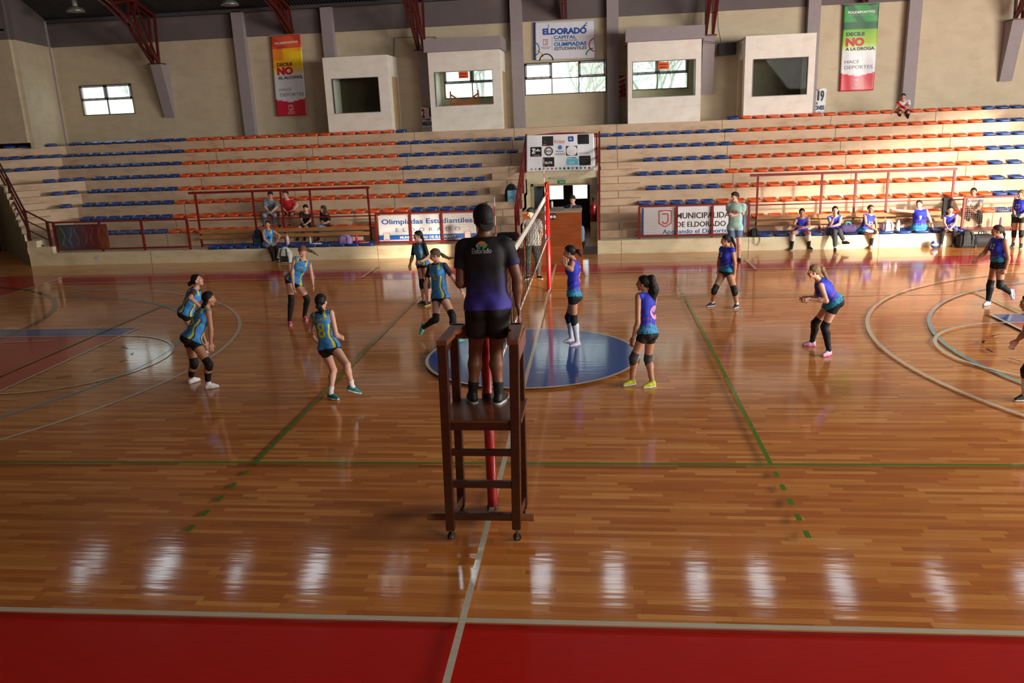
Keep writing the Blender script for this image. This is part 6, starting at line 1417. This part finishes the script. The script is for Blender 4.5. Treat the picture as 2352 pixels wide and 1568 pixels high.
# ------------------------------------------------------------------ left bench and spectators
person('light blue substitute number 3 sitting on the left bench beside a backpack', 1.64, 165, (616, 560, SB), (616, 527, -1), (615, 515), {'R': [(607, 549, -1), (622, 562, -1), (627, 566)], 'L': [(642, 541, 0), (636, 555, 0), (632, 560)]},
       {'R': [(622, 572), (627, 595, 'f'), (630, 603)], 'L': [(636, 569), (634, 592, 'f'), (642, 598)]}, azh=180, skin='tan', hair='black', hstyle='tied', top=j_light, pads=BLKB, socks=(BLKB, .0), shoes=(BLKB, (216, 216, 216)), nums=(('3', 'F', .15, .55, .07, .10, (40, 40, 80), .03),), q=1.2, hem=.06, lift=0.)
def spect(lab, y, pv, nk, hd, R_, L_, KR, KL, g0, **kw):
    person(lab, kw.pop('H', 1.72), kw.pop('az', 185), (pv[0], pv[1], y), (*nk, kw.pop('ns', -1)), hd, {'R': R_, 'L': L_}, {'R': KR, 'L': KL}, q=1.3, ground=g0, hem=.05, lift=0., **kw)
spect('spectator in grey hoodie and torn jeans on the second tier', row_y(2)+.22, (622, 492), (622, 459), (621, 449), [(609, 476, -1), (617, 486, -1), (621, 488)], [(636, 476, -1), (625, 486, -1), (621, 488)], [(607, 494, -1), (607, 514, 1), (604, 519, -1)], [(631, 494, -1), (628, 515, 1), (628, 520, -1)], row_z(1),
      fem=False, hair='dark', top=solid((124, 132, 140)), sleeve=.95, under=((124, 132, 140), 1.0), loose=.03, bottom='trousers', botc=(136, 162, 182), shoes=(BLKB, BLKB), azh=170, hp=-.2)
spect('spectator in red shirt with hand on knee beside the grey hoodie', row_y(2)+.22, (663, 490), (660, 458), (655, 445), [(645, 474, 0), (657, 486, -1), (661, 489)], [(683, 471, 0), (674, 482, -1), (669, 485)], [(646, 491, -1), (643, 515, 1), (640, 519, -1)], [(671, 492, -1), (667, 513, 1), (664, 518, -1)], row_z(1),
      fem=False, hair='dark', top=solid((196, 26, 36)), sleeve=.6, loose=.022, botc=(30, 28, 30), blen=.7, shoes=(BLKB, BLKB), azh=200)
spect('dark haired spectator in black shirt on the first tier', row_y(1)+.22, (703, 520), (704, 489), (702, 478), [(692, 507, -1), (697, 514, -1), (701, 516)], [(713, 506, -1), (705, 513, -1), (701, 516)], [(688, 522, -1), (685, 543, 1), (683, 548, -1)], [(702, 522, -1), (701, 543, 1), (700, 548, -1)], Z0,
      fem=False, hair='black', top=solid((34, 34, 38)), sleeve=.6, loose=.02, botc=(26, 26, 28), blen=.75, shoes=(BLKB, BLKB), azh=185, hp=-.3, H=1.6)
spect('long haired spectator in black top and light jeans looking left', row_y(1)+.22, (748, 520), (746, 490), (742, 480), [(738, 508, -1), (744, 512, -1), (748, 512)], [(756, 508, 0), (747, 513, -1), (742, 514)], [(729, 522, -1), (727, 541, 1), (724, 546, -1)], [(735, 523, -1), (733, 543, 1), (730, 548, -1)], Z0,
      hair='brown', hstyle='long', top=solid((30, 28, 32)), sleeve=.95, under=((30, 28, 32), 1.0), loose=.018, bottom='trousers', botc=(140, 166, 190), shoes=(BLKB, BLKB), az=215, azh=255, H=1.62)
spect('spectator in grey patterned sweater leaning on her knees behind the mesh rail', row_y(1)+.22, (2236, 488), (2238, 453), (2236, 441), [(2222, 474, -1), (2232, 484, -1), (2236, 487)], [(2251, 474, -1), (2240, 484, -1), (2236, 487)], [(2222, 490, -1), (2224, 512, 1), (2222, 517, -1)], [(2250, 490, -1), (2251, 514, 1), (2250, 519, -1)], Z0,
      b=1.15, skin='tan', hair='dark', hstyle='tied', top=j_sweater, sleeve=.95, under=((190, 186, 182), 1.0), loose=.022, bottom='trousers', botc=(44, 40, 50), shoes=((60, 56, 60), BLKB), azh=215)
spect('boy in white shirt with red sash sitting alone on the top tier', row_y(8)+.22, (2074, 254), (2075, 232), (2075, 222), [(2060, 245, 0), (2050, 256, 0), (2047, 261)], [(2087, 244, -1), (2080, 251, -1), (2078, 254)], [(2067, 258, -1), (2066, 275, 1), (2067, 281, -1)], [(2086, 258, -1), (2084, 276, 1), (2083, 282, -1)], row_z(7),
      fem=False, skin='tan', hair='black', top=j_sash, sleeve=.7, loose=.02, botc=(26, 24, 26), blen=.8, socks=(BLKB, .05), shoes=(BLKB, BLKB), azh=210, H=1.45)
# ------------------------------------------------------------------ bags and small things
def fab(name, rgb): return M(name, rgb, .75, .18, 9, bump=.3)
def bag(name, lab, c, size, rgb, kind='backpack', rgb2=(30, 30, 34), rot=0., strap=True):
    """soft bag: body with pocket, straps and handle as parts"""
    w, d, h = size; root = empty(name, c, lab, 'bag'); R = np.array([[math.cos(rot), math.sin(rot), 0], [-math.sin(rot), math.cos(rot), 0], [0, 0, 1.]]); c = np.array(c, float)
    T = lambda x, y, z: c+R.T@np.array([x, y, z])
    F = Field(.05)
    if kind == 'backpack': F.ell(T(0, 0, h*.42), R, (w*.5, d*.5, h*.44)).box(T(0, 0, h*.36), R, (w*.46, d*.44, h*.35), .05); F.ell(T(0, 0, h*.70), R, (w*.38, d*.40, h*.29))
    elif kind == 'duffel': F.cone(T(-w*.36, 0, h*.48), T(w*.36, 0, h*.48), h*.44).box(T(0, 0, h*.35), R, (w*.48, d*.46, h*.34), .05)
    else: F.box(T(0, 0, h*.5), R, (w*.5, d*.5, h*.5), .02)
    F.clip(T(0, 0, .0), (0, 0, -1))
    tmp = F; vs = surf(tmp, .014); mm = fab('%s_%d_%d_%d' % (kind, *rgb), rgb); mesh_obj('bag_body', [vs], mm, root)
    if kind == 'backpack':
        Pk = Field(.03); Pk.box(T(0, -d*.46, h*.28), R, (w*.33, d*.10, h*.20), .03); mesh_obj('pocket', [surf(Pk, .012)], fab('pocket_%d_%d_%d' % rgb2, rgb2), root)
        for s in (-1, 1): mb = MB(); mb.tube([T(s*w*.18, -d*.38, h*.88), T(s*w*.26, -d*.56, h*.6), T(s*w*.24, -d*.58, h*.3), T(s*w*.30, -d*.50, h*.08)], .014, 6); mb.build('strap', fab('strap_%d_%d_%d' % rgb2, rgb2), root, origin=root.location)
        mb = MB(); mb.tube([T(-.03, 0, h*.96), T(-.02, 0, h*1.04), T(.02, 0, h*1.04), T(.03, 0, h*.96)], .008, 6); mb.build('handle', fab('strap_%d_%d_%d' % rgb2, rgb2), root, origin=root.location)
    elif kind == 'duffel' and strap:
        for y in (-d*.3, d*.3): mb = MB(); mb.tube([T(-w*.2, y, h*.78), T(-w*.14, y, h*1.1), T(w*.14, y, h*1.1), T(w*.2, y, h*.78)], .012, 6); mb.build('handle', fab('strap_%d_%d_%d' % rgb2, rgb2), root, origin=root.location)
    elif kind == 'tote': mb = MB(); mb.tube([T(-w*.2, 0, h*.98), T(-w*.12, 0, h*1.2), T(w*.12, 0, h*1.2), T(w*.2, 0, h*.98)], .008, 6); mb.build('handle', fab('strap_%d_%d_%d' % rgb2, rgb2), root, origin=root.location)
    return root, T
yb = YB+.2
def bx_(px, y=None): return P(px, 560, 1, yb if y is None else y)[0]
def bx2(px, y=None): return P(px, 530, 1, yb if y is None else y)[0]
bag('backpack', 'dark navy backpack standing on the left bench beside the seated player', (bx_(593), yb+.06, TB-.03), (.34, .22, .56), (34, 40, 58), rgb2=(60, 66, 82))
f = P(655, 605, 2, 0); bag('backpack', 'white and black backpack on the floor against the left bench wall', (f[0], f[1]+.10, 0), (.40, .24, .50), (206, 208, 206), rgb2=(34, 34, 38))
bag('backpack', 'lilac backpack lying on the left bench', (bx_(793), yb+.05, TB-.03), (.44, .26, .32), (164, 138, 196), rgb2=(140, 116, 176))
bag('duffel_bag', 'purple duffel bag with turquoise straps on the right bench', (bx2(1948), yb+.05, TB-.03), (.36, .22, .28), (70, 48, 96), 'duffel', (60, 170, 160))
bag('backpack', 'white backpack on the right bench beside the white bottle', (bx2(2039), yb+.05, TB-.03), (.32, .24, .34), (214, 208, 214), rgb2=(180, 170, 196))
f = P(2213, 567, 2, 0); bag('backpack', 'black backpack on the floor before the far right rail', (f[0], YB-.22, 0), (.44, .26, .50), (30, 30, 34))
f = P(2244, 566, 2, 0); bag('duffel_bag', 'black shoulder bag on the floor right of the black backpack', (f[0]+.06, YB-.20, 0), (.40, .24, .40), (34, 33, 36), 'duffel')
bag('backpack', 'small black bag hanging over the bench wall near the mint shirt man', (bx2(1731), YB+.14, Z0), (.28, .22, .24), (24, 24, 28))
tag(MB().tube([P(1731, 540, 1, YB-.02), P(1732, 560, 1, YB-.03), P(1740, 563, 1, YB-.03), P(1746, 552, 1, YB-.02), P(1744, 541, 1, YB-.02)], .008, 6).build('cable', BLK, origin=P(1731, 540, 1, YB-.02)), 'thin black strap looping over the bench wall', 'strap')
# bags on the aisle steps left of the passage
k = 3; z = row_z(2)+RISE/2; bag('backpack', 'black backpack on the middle stairs behind a light blue bag', (P(1176, 480, 1, row_y(3)-.17)[0], row_y(3)-.15, z), (.42, .26, .56), (32, 34, 38))
bag('tote_bag', 'light blue glossy bag on the middle stairs', (P(1179, 490, 1, row_y(3)-.33)[0], row_y(3)-.33, z-.0), (.34, .10, .36), (126, 186, 216), 'tote')
z = row_z(0); bag('duffel_bag', 'long black bag lying on the lowest step of the middle stairs', (P(1166, 530, 1, 11.2)[0], 11.25, z), (.62, .3, .28), (26, 26, 28), 'duffel', strap=False)
f = P(1196, 592, 2, 0); bag('cooler_bag', 'small red cooler bag on the floor beside the scoring desk', (f[0], f[1]+.1, 0), (.26, .2, .26), (186, 26, 36), 'tote', (220, 220, 222))
# cloths
def cloth(name, lab, c, w, d, rgb, seed):
    rnd = random.Random(seed); n = 12; vs = []; fs = []
    for j in range(n+1):
        for i in range(n+1):
            u, v = i/n*2-1, j/n*2-1; k_ = 1-.25*abs(u*v); vs.append((c[0]+u*w/2*k_, c[1]+v*d/2*k_, c[2]+.012+.03*abs(math.sin(u*5+seed)*math.cos(v*4+seed*2))*(1-max(abs(u),abs(v))**3)+rnd.uniform(0,.006)))
    K = len(vs); vs += [(x, y, z-.010) for x, y, z in vs]
    for j in range(n):
        for i in range(n): a = j*(n+1)+i; fs += [(a, a+1, a+n+2, a+n+1), (K+a, K+a+n+1, K+a+n+2, K+a+1)]
    for i in range(n):
        fs.append((i, K+i, K+i+1, i+1)); q_ = n*(n+1)+i; fs.append((q_, q_+1, K+q_+1, K+q_)); q_ = i*(n+1); fs.append((q_, q_+n+1, K+q_+n+1, K+q_)); q_ = i*(n+1)+n; fs.append((q_, K+q_, K+q_+n+1, q_+n+1))
    tag(MB().add(vs, fs, True).build(name, fab(name+'_%d' % seed, rgb), origin=c), lab, 'clothing')
cloth('folded_shirt', 'coral pink shirt heaped on the rightmost seat of the left bench', (bx_(835), yb, TB+.02), .36, .3, (226, 104, 96), 1)
cloth('towel', 'white cloth on the left bench between the two small bottles', (bx_(728), yb-.02, TB+.02), .34, .26, (214, 216, 222), 2)
cloth('towel', 'orange brown cloth behind the white bottle on the right bench', (bx2(2052), yb+.1, TB+.02), .34, .2, (206, 122, 70), 3)
# jacket over the shelter rail
x = P(2174, 470, 1, 11.35)[0]; F = Field(.04); F.nz = .006; F.box((x, 11.33, 1.10), np.eye(3), (.12, .030, .20), .03).box((x-.06, 11.325, .86), np.eye(3), (.05, .022, .16), .02).box((x+.05, 11.325, .92), np.eye(3), (.035, .02, .12), .02).cone((x-.10, 11.36, 1.27), (x+.10, 11.36, 1.27), .035)
r_ = empty('jacket', (x, 11.36, .8), 'black jacket hung over the rail above the right bench', 'jacket'); mesh_obj('jacket_body', [surf(F, .014)], fab('black_jacket', (22, 22, 24)), r_)
# ball
f = P(2144, 569, 2, 0); c = (f[0], 10.55, .105); root = empty('volleyball', c, 'white and blue volleyball on the floor before the right bench wall', 'ball')
vs = []; fs = []; n = 24; mi = []
for i in range(n+1):
    for j in range(n*2): a, b_ = PI*i/n, PI*j/n; vs.append((.105*math.sin(a)*math.cos(b_), .105*math.sin(a)*math.sin(b_), .105*math.cos(a)))
m = MB()
for i in range(n):
    for j in range(n*2):
        a, b_ = PI*(i+.5)/n, PI*(j+.5)/n; z_ = math.cos(a); lat = math.sin(a)*math.cos(b_)
        m.mat(0 if (abs(z_) < .28 or (abs(lat) < .28 and z_ > 0)) else 1); q_ = [i*n*2+j, i*n*2+(j+1) % (n*2), (i+1)*n*2+(j+1) % (n*2), (i+1)*n*2+j]; m.add([vs[t] for t in q_], [(0,1,2,3)], True)
m.build('ball_shell', [M('ball_white', (226, 226, 230), .4), M('ball_blue', (50, 96, 176), .4)], root)
print('script seconds', round(time.time()-T0, 1))
